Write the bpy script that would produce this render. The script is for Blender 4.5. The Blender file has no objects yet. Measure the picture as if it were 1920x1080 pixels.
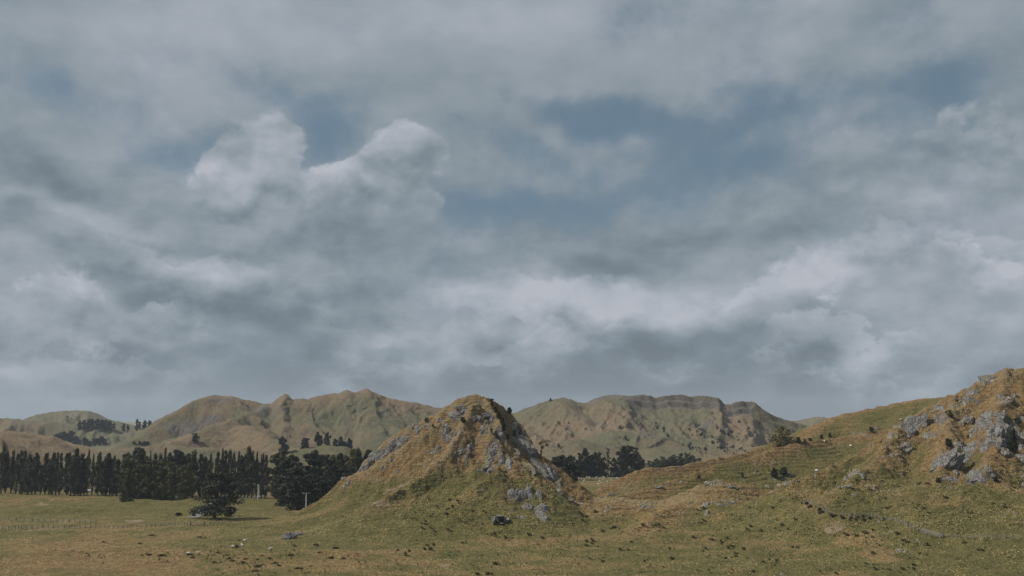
import bpy, bmesh, math, random
import numpy as np
from mathutils import Vector, Matrix, Euler

C = bpy.context.scene.collection
scene = bpy.context.scene
random.seed(7)
rng = np.random.default_rng(11)
R = math.radians

# ---------------------------------------------------------------- camera
CAMZ = 45.0
FPX = 1867.0
PITCH = math.atan(250.0 / FPX)
cam_d = bpy.data.cameras.new('camera')
cam_d.sensor_width = 36.0
cam_d.lens = 36.0 * FPX / 1920.0
cam_d.clip_start = 1.0
cam_d.clip_end = 60000.0
cam = bpy.data.objects.new('camera', cam_d)
C.objects.link(cam)
cam.location = (0, 0, CAMZ)
cam.rotation_euler = (math.pi / 2 + PITCH, 0, 0)
scene.camera = cam

# ---------------------------------------------------------------- light
SUN_EL, SUN_AZ = R(44), R(-84)          # azimuth measured from +Y (view direction) towards +X
sun_d = bpy.data.lights.new('sun', 'SUN')
sun_d.energy = 5.0
sun_d.angle = R(4.0)
sun_d.color = (1.0, 0.95, 0.88)
sun = bpy.data.objects.new('sun', sun_d)
C.objects.link(sun)
sd = Vector((math.sin(SUN_AZ) * math.cos(SUN_EL), math.cos(SUN_AZ) * math.cos(SUN_EL), math.sin(SUN_EL)))
sun.rotation_euler = sd.to_track_quat('Z', 'Y').to_euler()
sun.location = (0, 0, 400)

scene.view_settings.view_transform = 'Standard'
scene.view_settings.look = 'None'
scene.view_settings.exposure = 0.0
scene.view_settings.gamma = 1.0
scene.view_settings.use_curve_mapping = False
scene.render.engine = 'CYCLES'
scene.cycles.max_bounces = 6
scene.cycles.diffuse_bounces = 3
scene.cycles.transparent_max_bounces = 4
scene.cycles.volume_bounces = 0
scene.cycles.use_denoising = True


def px_dir(px, py):
    """world direction of a photograph pixel"""
    x = (px - 960.0) / FPX
    yv = (540.0 - py) / FPX
    ca, sa = math.cos(PITCH), math.sin(PITCH)
    return x, ca - yv * sa, sa + yv * ca


def px_azel(px, py):
    x, y, z = px_dir(px, py)
    return math.atan2(x, y), math.atan2(z, math.hypot(x, y))


def at(px, py, r):
    """point at horizontal range r on that pixel's ray"""
    x, y, z = px_dir(px, py)
    h = math.hypot(x, y)
    return (x / h * r, y / h * r, CAMZ + z / h * r)


# ---------------------------------------------------------------- node helpers
class NT:
    def __init__(self, tree):
        self.t = tree
        self.n = tree.nodes
        self.l = tree.links

    def add(self, kind, **kw):
        nd = self.n.new(kind)
        for k, v in kw.items():
            setattr(nd, k, v)
        return nd

    def _set(self, sock, v):
        if v is None:
            return
        if isinstance(v, bpy.types.NodeSocket):
            self.l.new(v, sock)
        else:
            sock.default_value = v

    def math(self, op, a, b=None, c=None, clamp=False):
        nd = self.add('ShaderNodeMath', operation=op, use_clamp=clamp)
        self._set(nd.inputs[0], a)
        if b is not None: self._set(nd.inputs[1], b)
        if c is not None: self._set(nd.inputs[2], c)
        return nd.outputs[0]

    def vmath(self, op, a, b=None, scale=None):
        nd = self.add('ShaderNodeVectorMath', operation=op)
        self._set(nd.inputs[0], a)
        if b is not None: self._set(nd.inputs[1], b)
        if scale is not None: self._set(nd.inputs['Scale'], scale)
        return nd.outputs[0]

    def noise(self, vec, scale, detail=4, rough=0.55, dist=0.0, color=False, lac=2.0):
        nd = self.add('ShaderNodeTexNoise')
        self._set(nd.inputs['Vector'], vec)
        nd.inputs['Scale'].default_value = scale
        nd.inputs['Detail'].default_value = detail
        nd.inputs['Roughness'].default_value = rough
        nd.inputs['Distortion'].default_value = dist
        nd.inputs['Lacunarity'].default_value = lac
        return nd.outputs['Color'] if color else nd.outputs['Fac']

    def ramp(self, v, a, b, lo=0.0, hi=1.0, smooth=True):
        nd = self.add('ShaderNodeMapRange', interpolation_type='SMOOTHSTEP' if smooth else 'LINEAR', clamp=True)
        self._set(nd.inputs['Value'], v)
        self._set(nd.inputs['From Min'], a)
        self._set(nd.inputs['From Max'], b)
        self._set(nd.inputs['To Min'], lo)
        self._set(nd.inputs['To Max'], hi)
        return nd.outputs['Result']

    def mix(self, f, a, b, blend='MIX'):
        nd = self.add('ShaderNodeMix', data_type='RGBA', blend_type=blend)
        self._set(nd.inputs[0], f)
        for s, v in ((nd.inputs[6], a), (nd.inputs[7], b)):
            if isinstance(v, tuple) and len(v) == 3:
                v = v + (1.0,)
            self._set(s, v)
        return nd.outputs[2]

    def mapping(self, vec, loc=(0, 0, 0), rot=(0, 0, 0), scale=(1, 1, 1), kind='POINT'):
        nd = self.add('ShaderNodeMapping', vector_type=kind)
        self._set(nd.inputs['Vector'], vec)
        nd.inputs['Location'].default_value = loc
        nd.inputs['Rotation'].default_value = rot
        nd.inputs['Scale'].default_value = scale
        return nd.outputs[0]

    def blob(self, vec, cx, cy, a, b, rot=0.0):
        """soft ellipse 1 at centre, 0 at radius (a, b); TEXTURE mapping inverts the transform"""
        m = self.mapping(vec, (cx, cy, 0), (0, 0, rot), (a, b, 1), 'TEXTURE')
        g = self.add('ShaderNodeTexGradient', gradient_type='SPHERICAL')
        self.l.new(m, g.inputs[0])
        return self.ramp(g.outputs['Fac'], 0.0, 1.0)


# ---------------------------------------------------------------- sky
def build_sky():
    w = bpy.data.worlds.new('World')
    scene.world = w
    w.use_nodes = True
    t = w.node_tree
    t.nodes.clear()
    n = NT(t)
    tc = n.add('ShaderNodeTexCoord').outputs['Generated']
    sky = n.add('ShaderNodeTexSky', sky_type='NISHITA')
    sky.sun_disc = False
    sky.sun_elevation = SUN_EL
    sky.sun_rotation = SUN_AZ
    sky.air_density = 1.0
    sky.dust_density = 1.2
    sep = n.add('ShaderNodeSeparateXYZ')
    t.links.new(tc, sep.inputs[0])
    X, Y, Z = sep.outputs
    # a soft domain warp so that placed cloud banks have no round outline
    wn = n.noise(tc, 4.5, 5, 0.55, color=True)
    wv = n.vmath('SUBTRACT', wn, (0.5, 0.5, 0.5))
    dw = n.vmath('ADD', tc, n.vmath('SCALE', wv, scale=0.16))
    sp2 = n.add('ShaderNodeSeparateXYZ'); t.links.new(dw, sp2.inputs[0])
    az = n.math('ARCTAN2', sp2.outputs[0], sp2.outputs[1])
    ln = n.math('SQRT', n.math('ADD', n.math('MULTIPLY', sp2.outputs[0], sp2.outputs[0]), n.math('MULTIPLY', sp2.outputs[1], sp2.outputs[1])))
    el = n.math('ARCTAN2', sp2.outputs[2], ln)
    cb = n.add('ShaderNodeCombineXYZ'); t.links.new(az, cb.inputs[0]); t.links.new(el, cb.inputs[1])
    A = cb.outputs[0]
    # less warped copy for the crisp cumulus heads
    wn2 = n.noise(tc, 16, 6, 0.6, color=True)
    dw2 = n.vmath('ADD', tc, n.vmath('SCALE', n.vmath('SUBTRACT', wn2, (0.5, 0.5, 0.5)), scale=0.055))
    sp3 = n.add('ShaderNodeSeparateXYZ'); t.links.new(dw2, sp3.inputs[0])
    az3 = n.math('ARCTAN2', sp3.outputs[0], sp3.outputs[1])
    el3 = n.math('ARCSINE', n.math('MINIMUM', sp3.outputs[2], 1.0))
    cb3 = n.add('ShaderNodeCombineXYZ'); t.links.new(az3, cb3.inputs[0]); t.links.new(el3, cb3.inputs[1])
    B = cb3.outputs[0]

    def bl(vec, px, py, wpx, hpx, rot=0.0):
        a, e = px_azel(px, py)
        return n.blob(vec, a, e, wpx / FPX, hpx / FPX, rot)

    def total(vec, lst, base, gain=1.0):
        acc = None
        for (px, py, wpx, hpx, rot, amp) in lst:
            b = bl(vec, px, py, wpx, hpx, R(rot))
            acc = n.math('MULTIPLY_ADD', b, amp * gain, base if acc is None else acc)
        return acc

    # cloud layer coordinates: a flat layer seen in perspective, flattened more towards the horizon
    zc = n.math('ADD', n.math('MAXIMUM', Z, 0.0), 0.42)
    pl = n.add('ShaderNodeCombineXYZ')
    t.links.new(n.math('DIVIDE', X, zc), pl.inputs[0])
    t.links.new(n.math('DIVIDE', Y, zc), pl.inputs[1])
    t.links.new(n.math('MULTIPLY', Z, 2.0), pl.inputs[2])
    P = pl.outputs[0]
    n_big = n.noise(P, 1.9, 9, 0.57, 0.15)
    n_off = n.noise(n.vmath('ADD', P, (-0.03, -0.03, 0.045)), 1.9, 9, 0.57, 0.15)
    n_mid = n.noise(n.vmath('ADD', tc, (3.1, 1.7, 5.0)), 7.0, 8, 0.60, 0.15)
    sc = n.mapping(tc, scale=(1, 1, 2.1))
    n_str = n.noise(sc, 7.0, 9, 0.60, 0.1)
    n_str2 = n.noise(n.vmath('ADD', sc, (-0.012, 0.0, 0.035)), 7.0, 9, 0.60, 0.1)
    cs = n.mapping(tc, (1.7, .3, 2.2), scale=(1, 1, 1.25))
    n_cum = n.noise(cs, 15.0, 7, 0.58, 0.0)
    n_cum2 = n.noise(n.vmath('ADD', cs, (-0.008, 0.0, 0.016)), 15.0, 7, 0.58, 0.0)
    # billows: rounded cells for the cumulus outline
    vo = n.add('ShaderNodeTexVoronoi', feature='F1')
    t.links.new(n.vmath('ADD', tc, n.vmath('SCALE', n.vmath('SUBTRACT', wn2, (0.5, 0.5, 0.5)), scale=0.03)), vo.inputs['Vector'])
    vo.inputs['Scale'].default_value = 34.0
    bil = n.math('SUBTRACT', 0.5, vo.outputs['Distance'])

    # cauliflower puffs, lit from above: nested rounded cells sampled twice
    def puff(vec, scale):
        v_ = n.add('ShaderNodeTexVoronoi', feature='F1')
        t.links.new(vec, v_.inputs['Vector'])
        v_.inputs['Scale'].default_value = scale
        v_.inputs['Detail'].default_value = 2.5
        v_.inputs['Roughness'].default_value = 0.55
        v_.inputs['Lacunarity'].default_value = 2.3
        return v_.outputs['Distance']
    pb = n.vmath('ADD', n.mapping(tc, (4.2, .7, 1.1), scale=(1, 1, 1.7)), n.vmath('SCALE', wv, scale=0.10))
    pb = n.vmath('ADD', pb, n.vmath('SCALE', n.vmath('SUBTRACT', wn2, (0.5, 0.5, 0.5)), scale=0.035))
    pf1 = puff(pb, 5.5)
    pf2 = puff(n.vmath('ADD', pb, (-0.008, 0.0, 0.034)), 5.5)
    prel = n.math('SUBTRACT', pf2, pf1)
    # 1. how much cloud hides the blue
    cov = total(A, [
        (1340, 250, 440, 140, -10, -1.45), (1180, 335, 280, 90, 8, -0.9), (1560, 200, 330, 80, -12, -0.9), (1745, 165, 150, 70, -12, -1.0),
        (930, 270, 260, 80, 0, -1.0), (1090, 190, 260, 60, -6, -0.9), (640, 270, 160, 90, 0, -1.0), (580, 210, 200, 60, 0, -0.6),
        (380, 275, 220, 60, -8, -1.0), (330, 310, 200, 40, -8, -0.6), (110, 180, 260, 60, 0, -0.7), (490, 160, 150, 60, 0, -0.7),
        (1290, 30, 340, 70, 10, -0.6), (960, 365, 300, 60, 0, -0.8), (1480, 70, 240, 60, 0, -0.6),
        (1130, 100, 320, 90, 0, 0.4), (1100, 240, 200, 40, -12, 0.4), (1420, 245, 140, 30, 10, 0.45), (1590, 215, 160, 30, 14, 0.4), (1250, 150, 250, 50, -18, 0.5),
        (930, 395, 260, 50, 0, -0.7), (640, 350, 110, 40, 0, -0.9), (890, 130, 130, 60, 0, -0.5),
    ], 1.04, 0.66)
    nn = n.math('ADD', n.math('MULTIPLY', n.math('SUBTRACT', n_big, 0.5), 0.9), n.math('MULTIPLY', n.math('SUBTRACT', n_mid, 0.5), 2.5))
    nn = n.math('MULTIPLY_ADD', n.math('SUBTRACT', n_cum, 0.5), 0.9, nn)
    cov = n.ramp(n.math('ADD', cov, nn), -0.05, 1.05)

    # 2. brightness of the cloud
    br = total(A, [
        (310, 110, 210, 150, 0, 0.20), (500, 60, 300, 130, 0, 0.14), (980, 50, 340, 120, 0, 0.2),
        (1320, 110, 260, 90, 0, 0.12), (1850, 290, 300, 200, 0, 0.14), (1700, 90, 300, 120, 0, 0.05),
        (60, 325, 300, 55, -4, -0.30), (120, 450, 190, 70, -6, -0.24), (360, 545, 400, 80, -8, -0.22),
        (80, 385, 260, 30, -6, 0.22), (140, 560, 170, 110, -8, 0.22), (320, 600, 180, 50, 0, 0.08), (590, 590, 60, 30, 0, 0.35),
        (300, 480, 500, 45, -4, 0.14), (240, 650, 420, 50, -3, -0.22), (330, 660, 180, 30, 0, 0.2), (70, 690, 160, 40, 0, 0.14),
        (760, 500, 460, 90, -5, -0.08), (960, 555, 330, 90, 10, 0.46), (1150, 530, 500, 70, 3, 0.38),
        (1440, 500, 260, 50, 0, -0.24), (1560, 550, 480, 90, -6, 0.38), (1700, 480, 130, 40, 0, -0.30),
        (1200, 590, 90, 70, 0, -0.25), (1220, 625, 60, 30, 0, -0.3), (1330, 640, 400, 80, 0, -0.12),
        (960, 735, 1400, 100, 0, -0.5), (1350, 730, 560, 70, 0, -0.25), (700, 625, 300, 60, 8, 0.06),
        (820, 640, 260, 50, 4, 0.12), (1240, 680, 120, 40, 0, 0.2), (1850, 560, 300, 160, 0, 0.12), (1600, 690, 380, 80, 0, -0.14),
        (560, 690, 460, 60, 0, -0.14), (100, 750, 500, 60, 0, -0.06), (400, 420, 600, 60, 0, -0.06), (1200, 420, 500, 70, 0, -0.12),
    ], 0.50, 0.85)
    relief = n.math('MULTIPLY', n.math('SUBTRACT', n_big, n_off), 1.0)
    rel2 = n.math('MULTIPLY', n.math('SUBTRACT', n_str, n_str2), 1.35)
    low = n.ramp(Z, 0.30, 0.14)                      # crowding of cloud towards the horizon
    t1 = n.math('MULTIPLY_ADD', n.math('SUBTRACT', n_big, 0.5), 0.45, br)
    t1 = n.math('MULTIPLY_ADD', n.math('SUBTRACT', n_mid, 0.5), 0.12, t1)
    t1 = n.math('MULTIPLY_ADD', n.math('SUBTRACT', n_str, 0.5), n.math('MULTIPLY_ADD', low, 0.42, 0.10), t1)
    t1 = n.math('ADD', t1, n.math('MULTIPLY', relief, 0.8))
    t1 = n.math('ADD', t1, n.math('MULTIPLY', rel2, n.math('MULTIPLY_ADD', low, 0.22, 0.08)))
    t1 = n.math('MULTIPLY_ADD', n.ramp(Z, 0.20, 0.48), 0.10, t1)
    t1 = n.math('MULTIPLY_ADD', n.math('SUBTRACT', n_cum, n_cum2), n.math('MULTIPLY_ADD', low, 0.25, 0.15), t1)
    # banks of cumulus one behind the other: bright billowing top edge, grey flat foot
    for i, (py, amp, crisp, wgt) in enumerate(((470, 0.10, 0.012, 0.75), (545, 0.10, 0.010, 1.0), (612, 0.08, 0.008, 1.0), (665, 0.06, 0.008, 0.8), (712, 0.03, 0.006, 0.4))):
        _, e0 = px_azel(960, py)
        q = n.mapping(tc, (i * 5.3, i * 2.1, i * 1.7), scale=(1, 1, 0.6))
        edge = n.math('MULTIPLY_ADD', n.math('SUBTRACT', n.noise(q, 4.2, 2, 0.5), 0.5), amp * 1.5, e0)
        edge = n.math('MULTIPLY_ADD', n.math('SUBTRACT', n.noise(n.mapping(tc, (i * 3.3, 1, 2), scale=(1, 1, 1.3)), 15.0, 8, 0.62), 0.5), 0.12, edge)
        d = n.math('SUBTRACT', edge, el)
        pres = n.ramp(n.noise(n.mapping(tc, (2, i * 4.1, 7), scale=(1, 1, 1.6)), 5.0, 2, 0.5), 0.40, 0.60)
        hi = n.math('MULTIPLY', n.ramp(d, 0.0, crisp), n.ramp(d, 0.06, 0.004))
        lo = n.math('MULTIPLY', n.ramp(d, 0.01, 0.055), n.ramp(d, 0.13, 0.06))
        v = n.math('MULTIPLY_ADD', hi, 0.27 * wgt, n.math('MULTIPLY', lo, -0.20 * wgt))
        t1 = n.math('MULTIPLY_ADD', v, pres, t1)
    pres = n.ramp(n.noise(n.mapping(tc, (9, 4, 2), scale=(1, 1, 2)), 4.0, 3, .5), 0.38, 0.62, 0.35, 1.0)
    t1 = n.math('MULTIPLY_ADD', prel, n.math('MULTIPLY', n.math('MULTIPLY_ADD', low, 0.46, 0.14), pres), t1)
    cloud_v = t1

    # 3. cumulus heads: crisp billowing tops, soft grey feet
    def cumulus(lst, foot_py, depth_px, top_v, crisp=0.10):
        s = total(B, lst, 0.0)
        ed = n.math('MULTIPLY_ADD', n.math('SUBTRACT', n_cum, 0.5), 1.15, n.math('MULTIPLY', bil, 0.35))
        q = n.math('ADD', s, ed)
        m = n.ramp(q, 0.26, 0.26 + crisp)
        _, e0 = px_azel(960, foot_py)
        foot = n.ramp(el, e0, e0 + depth_px / FPX)
        shade = n.ramp(el, e0, e0 + max(depth_px * 1.7, 190) / FPX, 0.42, top_v)
        # thin rim is a little brighter, the body goes grey
        shade = n.math('ADD', shade, n.ramp(q, 0.30, 1.1, 0.0, 0.0))
        return n.math('MULTIPLY', m, foot), shade
    rc = n.math('MULTIPLY', n.math('SUBTRACT', n_cum, n_cum2), 1.1)
    rc = n.math('MULTIPLY_ADD', n.math('SUBTRACT', n_cum, 0.5), 0.16, rc)
    rc = n.math('MULTIPLY_ADD', prel, 0.8, rc)
    heads = [
        cumulus([(740, 315, 180, 140, 0, 0.66), (790, 275, 80, 80, 0, .3), (650, 335, 160, 90, 0, .35), (700, 390, 260, 110, 0, .6)], 455, 70, 0.82, 0.22),
        cumulus([(490, 315, 170, 150, 0, 0.66), (450, 285, 80, 70, 0, .3), (530, 275, 90, 70, 0, .35), (490, 390, 260, 110, 0, .6)], 450, 70, 0.80, 0.22),
        cumulus([(330, 600, 120, 60, 0, 0.6), (240, 630, 220, 70, 0, .5)], 690, 80, 0.60, .16),
        cumulus([(120, 560, 140, 100, 0, 0.65), (60, 600, 170, 80, 0, .5), (220, 610, 130, 60, 0, .3)], 690, 110, 0.84, 0.16),
        cumulus([(820, 655, 190, 55, 0, 0.9), (740, 635, 90, 40, 0, .5), (920, 615, 130, 50, 0, .8)], 735, 90, 0.60, 0.12),
        cumulus([(1850, 300, 240, 160, 0, 0.9), (1700, 290, 160, 60, 0, .3)], 460, 200, 0.66, 0.3),
    ]
    for m, lit in heads:
        cov = n.math('MAXIMUM', cov, m)
        lit = n.math('ADD', lit, rc)
        mixv = n.add('ShaderNodeMix', data_type='FLOAT')
        t.links.new(n.math('MULTIPLY', m, 0.85), mixv.inputs[0]); t.links.new(cloud_v, mixv.inputs[2]); t.links.new(lit, mixv.inputs[3])
        cloud_v = mixv.outputs[0]

    cr = n.add('ShaderNodeValToRGB')
    e = cr.color_ramp.elements
    e[0].position = 0.0; e[0].color = (1.20, 1.58, 1.82, 1)
    e[1].position = 1.0; e[1].color = (4.6, 4.85, 5.4, 1)
    for pos, col in ((0.25, (1.62, 2.07, 2.42, 1)), (0.5, (2.48, 2.98, 3.36, 1)), (0.75, (3.45, 3.82, 4.35, 1))):
        k = cr.color_ramp.elements.new(pos); k.color = col
    t.links.new(cloud_v, cr.inputs[0])
    blue = n.mix(0.72, n.mix(1.0, sky.outputs[0], (0.55, 0.62, 0.72), 'MULTIPLY'), (1.42, 2.12, 2.56))
    col = n.mix(cov, blue, cr.outputs[0])
    bg = n.add('ShaderNodeBackground')
    t.links.new(col, bg.inputs[0])
    bg.inputs[1].default_value = 0.1
    out = n.add('ShaderNodeOutputWorld')
    t.links.new(bg.outputs[0], out.inputs[0])
    w.cycles.sampling_method = 'MANUAL'
    w.cycles.sample_map_resolution = 256


build_sky()

# ---------------------------------------------------------------- numpy noise
_perm = rng.permutation(4096)
_ga = rng.random(4096) * 2 * np.pi
_gx, _gy = np.cos(_ga), np.sin(_ga)


def pnoise(x, y, seed=0):
    xi = np.floor(x).astype(np.int64); yi = np.floor(y).astype(np.int64)
    xf = x - xi; yf = y - yi
    u = xf * xf * xf * (xf * (xf * 6 - 15) + 10); v = yf * yf * yf * (yf * (yf * 6 - 15) + 10)

    def g(ix, iy, fx, fy):
        h = _perm[(_perm[(ix + seed * 37) & 4095] + iy) & 4095]
        return _gx[h] * fx + _gy[h] * fy
    a = g(xi, yi, xf, yf); b = g(xi + 1, yi, xf - 1, yf)
    c = g(xi, yi + 1, xf, yf - 1); d = g(xi + 1, yi + 1, xf - 1, yf - 1)
    return (a + (b - a) * u + (c + (d - c) * u - a - (b - a) * u) * v) * 1.4


def fbm(x, y, octs=4, seed=0, gain=0.5):
    s = 0; a = 1.0; f = 1.0
    for i in range(octs):
        s = s + a * pnoise(x * f + i * 17.3, y * f + i * 9.1, seed + i)
        a *= gain; f *= 2.03
    return s


def ridged(x, y, octs=3, seed=0):
    s = 0; a = 1.0; f = 1.0
    for i in range(octs):
        s = s + a * (1 - np.abs(pnoise(x * f + i * 7.7, y * f + i * 3.3, seed + i)) * 2)
        a *= 0.5; f *= 2.1
    return s / 1.75


def sstep(a, b, x):
    t = np.clip((x - a) / (b - a), 0, 1)
    return t * t * (3 - 2 * t)


def smax(a, b, k):
    h = np.maximum(k - np.abs(a - b), 0) / k
    return np.maximum(a, b) + h * h * k * 0.25


# ---------------------------------------------------------------- terrain definition
# Every hill is a set of crest lines; each is (points on the photograph with their range, slopes ...)
FEATS = []


def ridge(hill, pts, front, back, w=3.0, ex=0.0, exd=8.0, gully=0.0, glen=60.0, gstart=6.0, seed=1, k=2.0, conc=0.0):
    P = np.array([at(*p) for p in pts])
    FEATS.append(dict(hill=hill, P=P, front=front, back=back, w=w, gully=gully, glen=glen, gstart=gstart, seed=seed, k=k, conc=conc, ex=ex, exd=exd))


# --- central rocky hill
M = 'rocky_hill'
ridge(M, [(905, 741, 478), (885, 741, 478), (860, 747, 478), (840, 760, 479), (815, 774, 480), (780, 793, 482), (745, 812, 484), (718, 830, 486), (694, 853, 488),
          (668, 884, 490), (640, 902, 492), (600, 938, 494), (572, 952, 496)], 1.0, 1.1, 3, ex=0.8, exd=7, k=1.0)
ridge(M, [(880, 752, 470), (850, 776, 466), (812, 801, 463), (768, 828, 461), (722, 857, 461), (682, 882, 463), (655, 897, 466), (612, 938, 472)], 0.62, 1.6, 1.2, ex=1.0, exd=6, k=1.2, seed=3)
ridge(M, [(890, 752, 470), (872, 785, 460), (850, 830, 449), (832, 852, 443), (806, 872, 438), (790, 893, 433), (760, 912, 427), (726, 928, 421), (700, 942, 417)], 0.62, 0.92, 1.4, ex=0.65, exd=5.5, k=1.5, seed=4)
ridge(M, [(905, 742, 478), (922, 764, 470), (934, 785, 463), (942, 805, 457), (947, 826, 452)], 0.85, 1.3, 1.2, ex=1.0, exd=6, k=1.2, seed=5)
ridge(M, [(912, 790, 456), (925, 815, 450), (940, 832, 447), (955, 850, 445), (963, 868, 443), (965, 880, 442)], 0.95, 1.8, 1.0, ex=1.1, exd=6, k=1.0, seed=6)
ridge(M, [(900, 862, 436), (925, 876, 433), (946, 883, 432), (960, 892, 432), (975, 902, 432), (1010, 907, 435), (1027, 916, 438), (1051, 930, 444)], 0.9, 1.5, 1.0, ex=1.0, exd=6, k=1.0, seed=7)
ridge(M, [(930, 878, 432), (905, 902, 424), (882, 922, 418), (864, 942, 412)], 0.8, 0.7, 1.5, k=1.5, seed=8)
ridge(M, [(905, 742, 480), (927, 752, 482), (948, 768, 483), (966, 783, 482), (979, 799, 480), (988, 813, 478), (996, 832, 475), (1003, 851, 472),
          (1018, 866, 470), (1034, 880, 468), (1047, 893, 466), (1050, 908, 463), (1046, 918, 461)], 2.0, 2.4, 1.2, k=1.0, seed=9)
# apron of the hill
ridge(M, [(850, 905, 432), (800, 935, 425), (740, 955, 415), (690, 965, 412)], 0.33, 0.4, 8, k=4, seed=10)
ridge(M, [(640, 950, 455), (560, 975, 440), (480, 985, 425)], 0.22, 0.3, 8, k=3, seed=10)
ridge(M, [(940, 930, 424), (955, 950, 418), (935, 975, 413)], 0.75, 0.8, 4, k=2, seed=12)
ridge(M, [(1000, 925, 432), (1015, 950, 425), (1035, 962, 420)], 0.7, 0.6, 4, k=3, seed=12)

# --- saddle and knoll between the two rocky hills
S = 'grassy_saddle'
ridge(S, [(1040, 930, 446), (1110, 936, 450), (1150, 932, 449), (1210, 938, 447), (1250, 942, 446), (1300, 940, 446), (1450, 925, 452), (1500, 935, 450)], 0.22, 0.6, 3, ex=0.45, exd=7, k=2, seed=13)
ridge(S, [(1245, 938, 442), (1290, 918, 442), (1328, 904, 444), (1350, 900, 446), (1385, 905, 449), (1430, 918, 451), (1470, 925, 452)], 0.38, 0.7, 2.5, ex=0.45, exd=6, k=1.5, seed=14)
ridge(S, [(1060, 940, 440), (1130, 948, 432), (1190, 943, 436), (1260, 948, 436)], 0.4, 0.5, 2, ex=0.4, exd=5, k=1.5, seed=14)

# --- rocky hill at the right edge
Q = 'rocky_slope'
ridge(Q, [(1440, 922, 446), (1472, 906, 449), (1524, 888, 455), (1566, 872, 462), (1602, 851, 469), (1633, 833, 475), (1679, 799, 482), (1711, 779, 488),
          (1749, 760, 494), (1792, 737, 500), (1813, 728, 503), (1845, 711, 507), (1866, 699, 510), (1892, 690, 513), (1919, 690, 516), (2000, 705, 520), (2150, 760, 530)],
      0.60, 0.8, 3, ex=0.3, exd=8, gully=3.0, glen=24, gstart=4, k=1.5, seed=15)
ridge(Q, [(1690, 792, 484), (1668, 830, 462), (1640, 868, 440), (1610, 890, 428), (1585, 905, 420)], 0.5, 0.6, 2, ex=0.4, exd=6, k=1.5, seed=15)
ridge(Q, [(1790, 740, 498), (1778, 790, 476), (1765, 850, 446), (1755, 895, 426)], 0.5, 0.6, 2, ex=0.4, exd=6, k=1.5, seed=15)
ridge(Q, [(1885, 695, 508), (1878, 740, 490), (1868, 780, 470), (1866, 840, 446), (1850, 880, 428)], 0.55, 0.6, 2, ex=0.5, exd=6, k=1.5, seed=15)
ridge(Q, [(1500, 915, 436), (1560, 925, 425), (1700, 948, 412), (1800, 958, 404)], 0.3, 0.3, 4, ex=0.2, k=2, seed=15)
ridge(S, [(1470, 930, 446), (1510, 955, 425), (1560, 985, 400), (1640, 1030, 362), (1700, 1066, 334)], 0.24, 0.24, 5, ex=0.2, exd=8, k=2, seed=15)
ridge(S, [(1290, 935, 436), (1250, 955, 420), (1200, 985, 398)], 0.3, 0.3, 4, ex=0.25, exd=6, k=2, seed=15)
ridge(Q, [(1760, 900, 440), (1850, 915, 425), (1950, 930, 415)], 0.28, 0.3, 10, k=6, seed=16)

# --- grassy hills behind the saddle
H = 'grassy_hill'
ridge(H, [(1075, 934, 545), (1121, 917, 552), (1148, 904, 556), (1170, 893, 558), (1197, 881, 562), (1219, 877, 566), (1250, 877, 572), (1291, 870, 585), (1326, 863, 600),
          (1362, 856, 615), (1397, 849, 630), (1432, 836, 640), (1500, 826, 650)], 0.33, 0.6, 2, ex=0.6, exd=9, gully=1.0, glen=22, k=1.5, seed=17)
ridge(H, [(1140, 936, 500), (1180, 925, 505), (1220, 912, 510), (1273, 898, 518), (1308, 884, 526), (1344, 871, 534), (1397, 861, 545), (1450, 842, 560),
          (1485, 832, 570), (1521, 827, 580), (1556, 822, 590), (1700, 800, 600)], 0.34, 0.8, 2, ex=0.65, exd=9, gully=1.2, glen=24, k=1.5, seed=18)
ridge(H, [(1500, 828, 640), (1530, 798, 660), (1560, 783, 668), (1600, 772, 675), (1650, 763, 680), (1700, 752, 684), (1740, 747, 686), (1765, 745, 686), (1900, 740, 690), (2100, 760, 700)],
      0.5, 0.4, 6, gully=1.5, glen=30, k=3, seed=19)

# --- far range on the left
L = 'brown_range'
ridge(L, [(150, 868, 1180), (200, 846, 1230), (240, 830, 1270), (270, 814, 1300), (300, 796, 1330), (330, 776, 1350), (360, 760, 1365), (385, 748, 1375), (408, 741, 1385), (432, 741, 1390), (450, 750, 1395),
          (480, 756, 1400), (505, 756, 1400), (518, 746, 1400), (535, 738, 1400), (548, 746, 1400), (575, 746, 1405), (600, 743, 1405), (636, 738, 1410), (655, 732, 1410), (668, 736, 1410),
          (689, 727, 1410), (706, 737, 1412), (735, 747, 1415), (775, 753, 1420), (822, 765, 1425), (880, 780, 1430), (960, 810, 1440)], 0.34, 0.5, 5, gully=9.5, glen=60, gstart=25, k=5, seed=20)
ridge(L, [(500, 757, 1390), (480, 772, 1340), (440, 783, 1290), (405, 800, 1240), (365, 812, 1200), (300, 832, 1160)], 0.42, 0.5, 6, gully=6, glen=40, gstart=12, k=4, seed=21)
ridge(L, [(668, 737, 1400), (700, 775, 1330), (740, 800, 1270), (800, 830, 1200)], 0.4, 0.4, 8, gully=8, glen=50, gstart=15, k=5, seed=22)
ridge(L, [(250, 838, 1090), (330, 834, 1085), (420, 843, 1075), (500, 848, 1070), (560, 838, 1075), (600, 845, 1080), (720, 850, 1080)], 0.22, 0.2, 12, gully=6, glen=50, gstart=15, k=4, seed=23)
ridge(L, [(560, 845, 960), (610, 832, 965), (650, 840, 970), (700, 850, 975)], 0.3, 0.3, 8, k=3, seed=24)
ridge(L, [(430, 792, 1290), (470, 800, 1230), (490, 815, 1180), (530, 830, 1130)], 0.36, 0.36, 7, gully=5, glen=40, gstart=12, k=4, seed=25)
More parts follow.
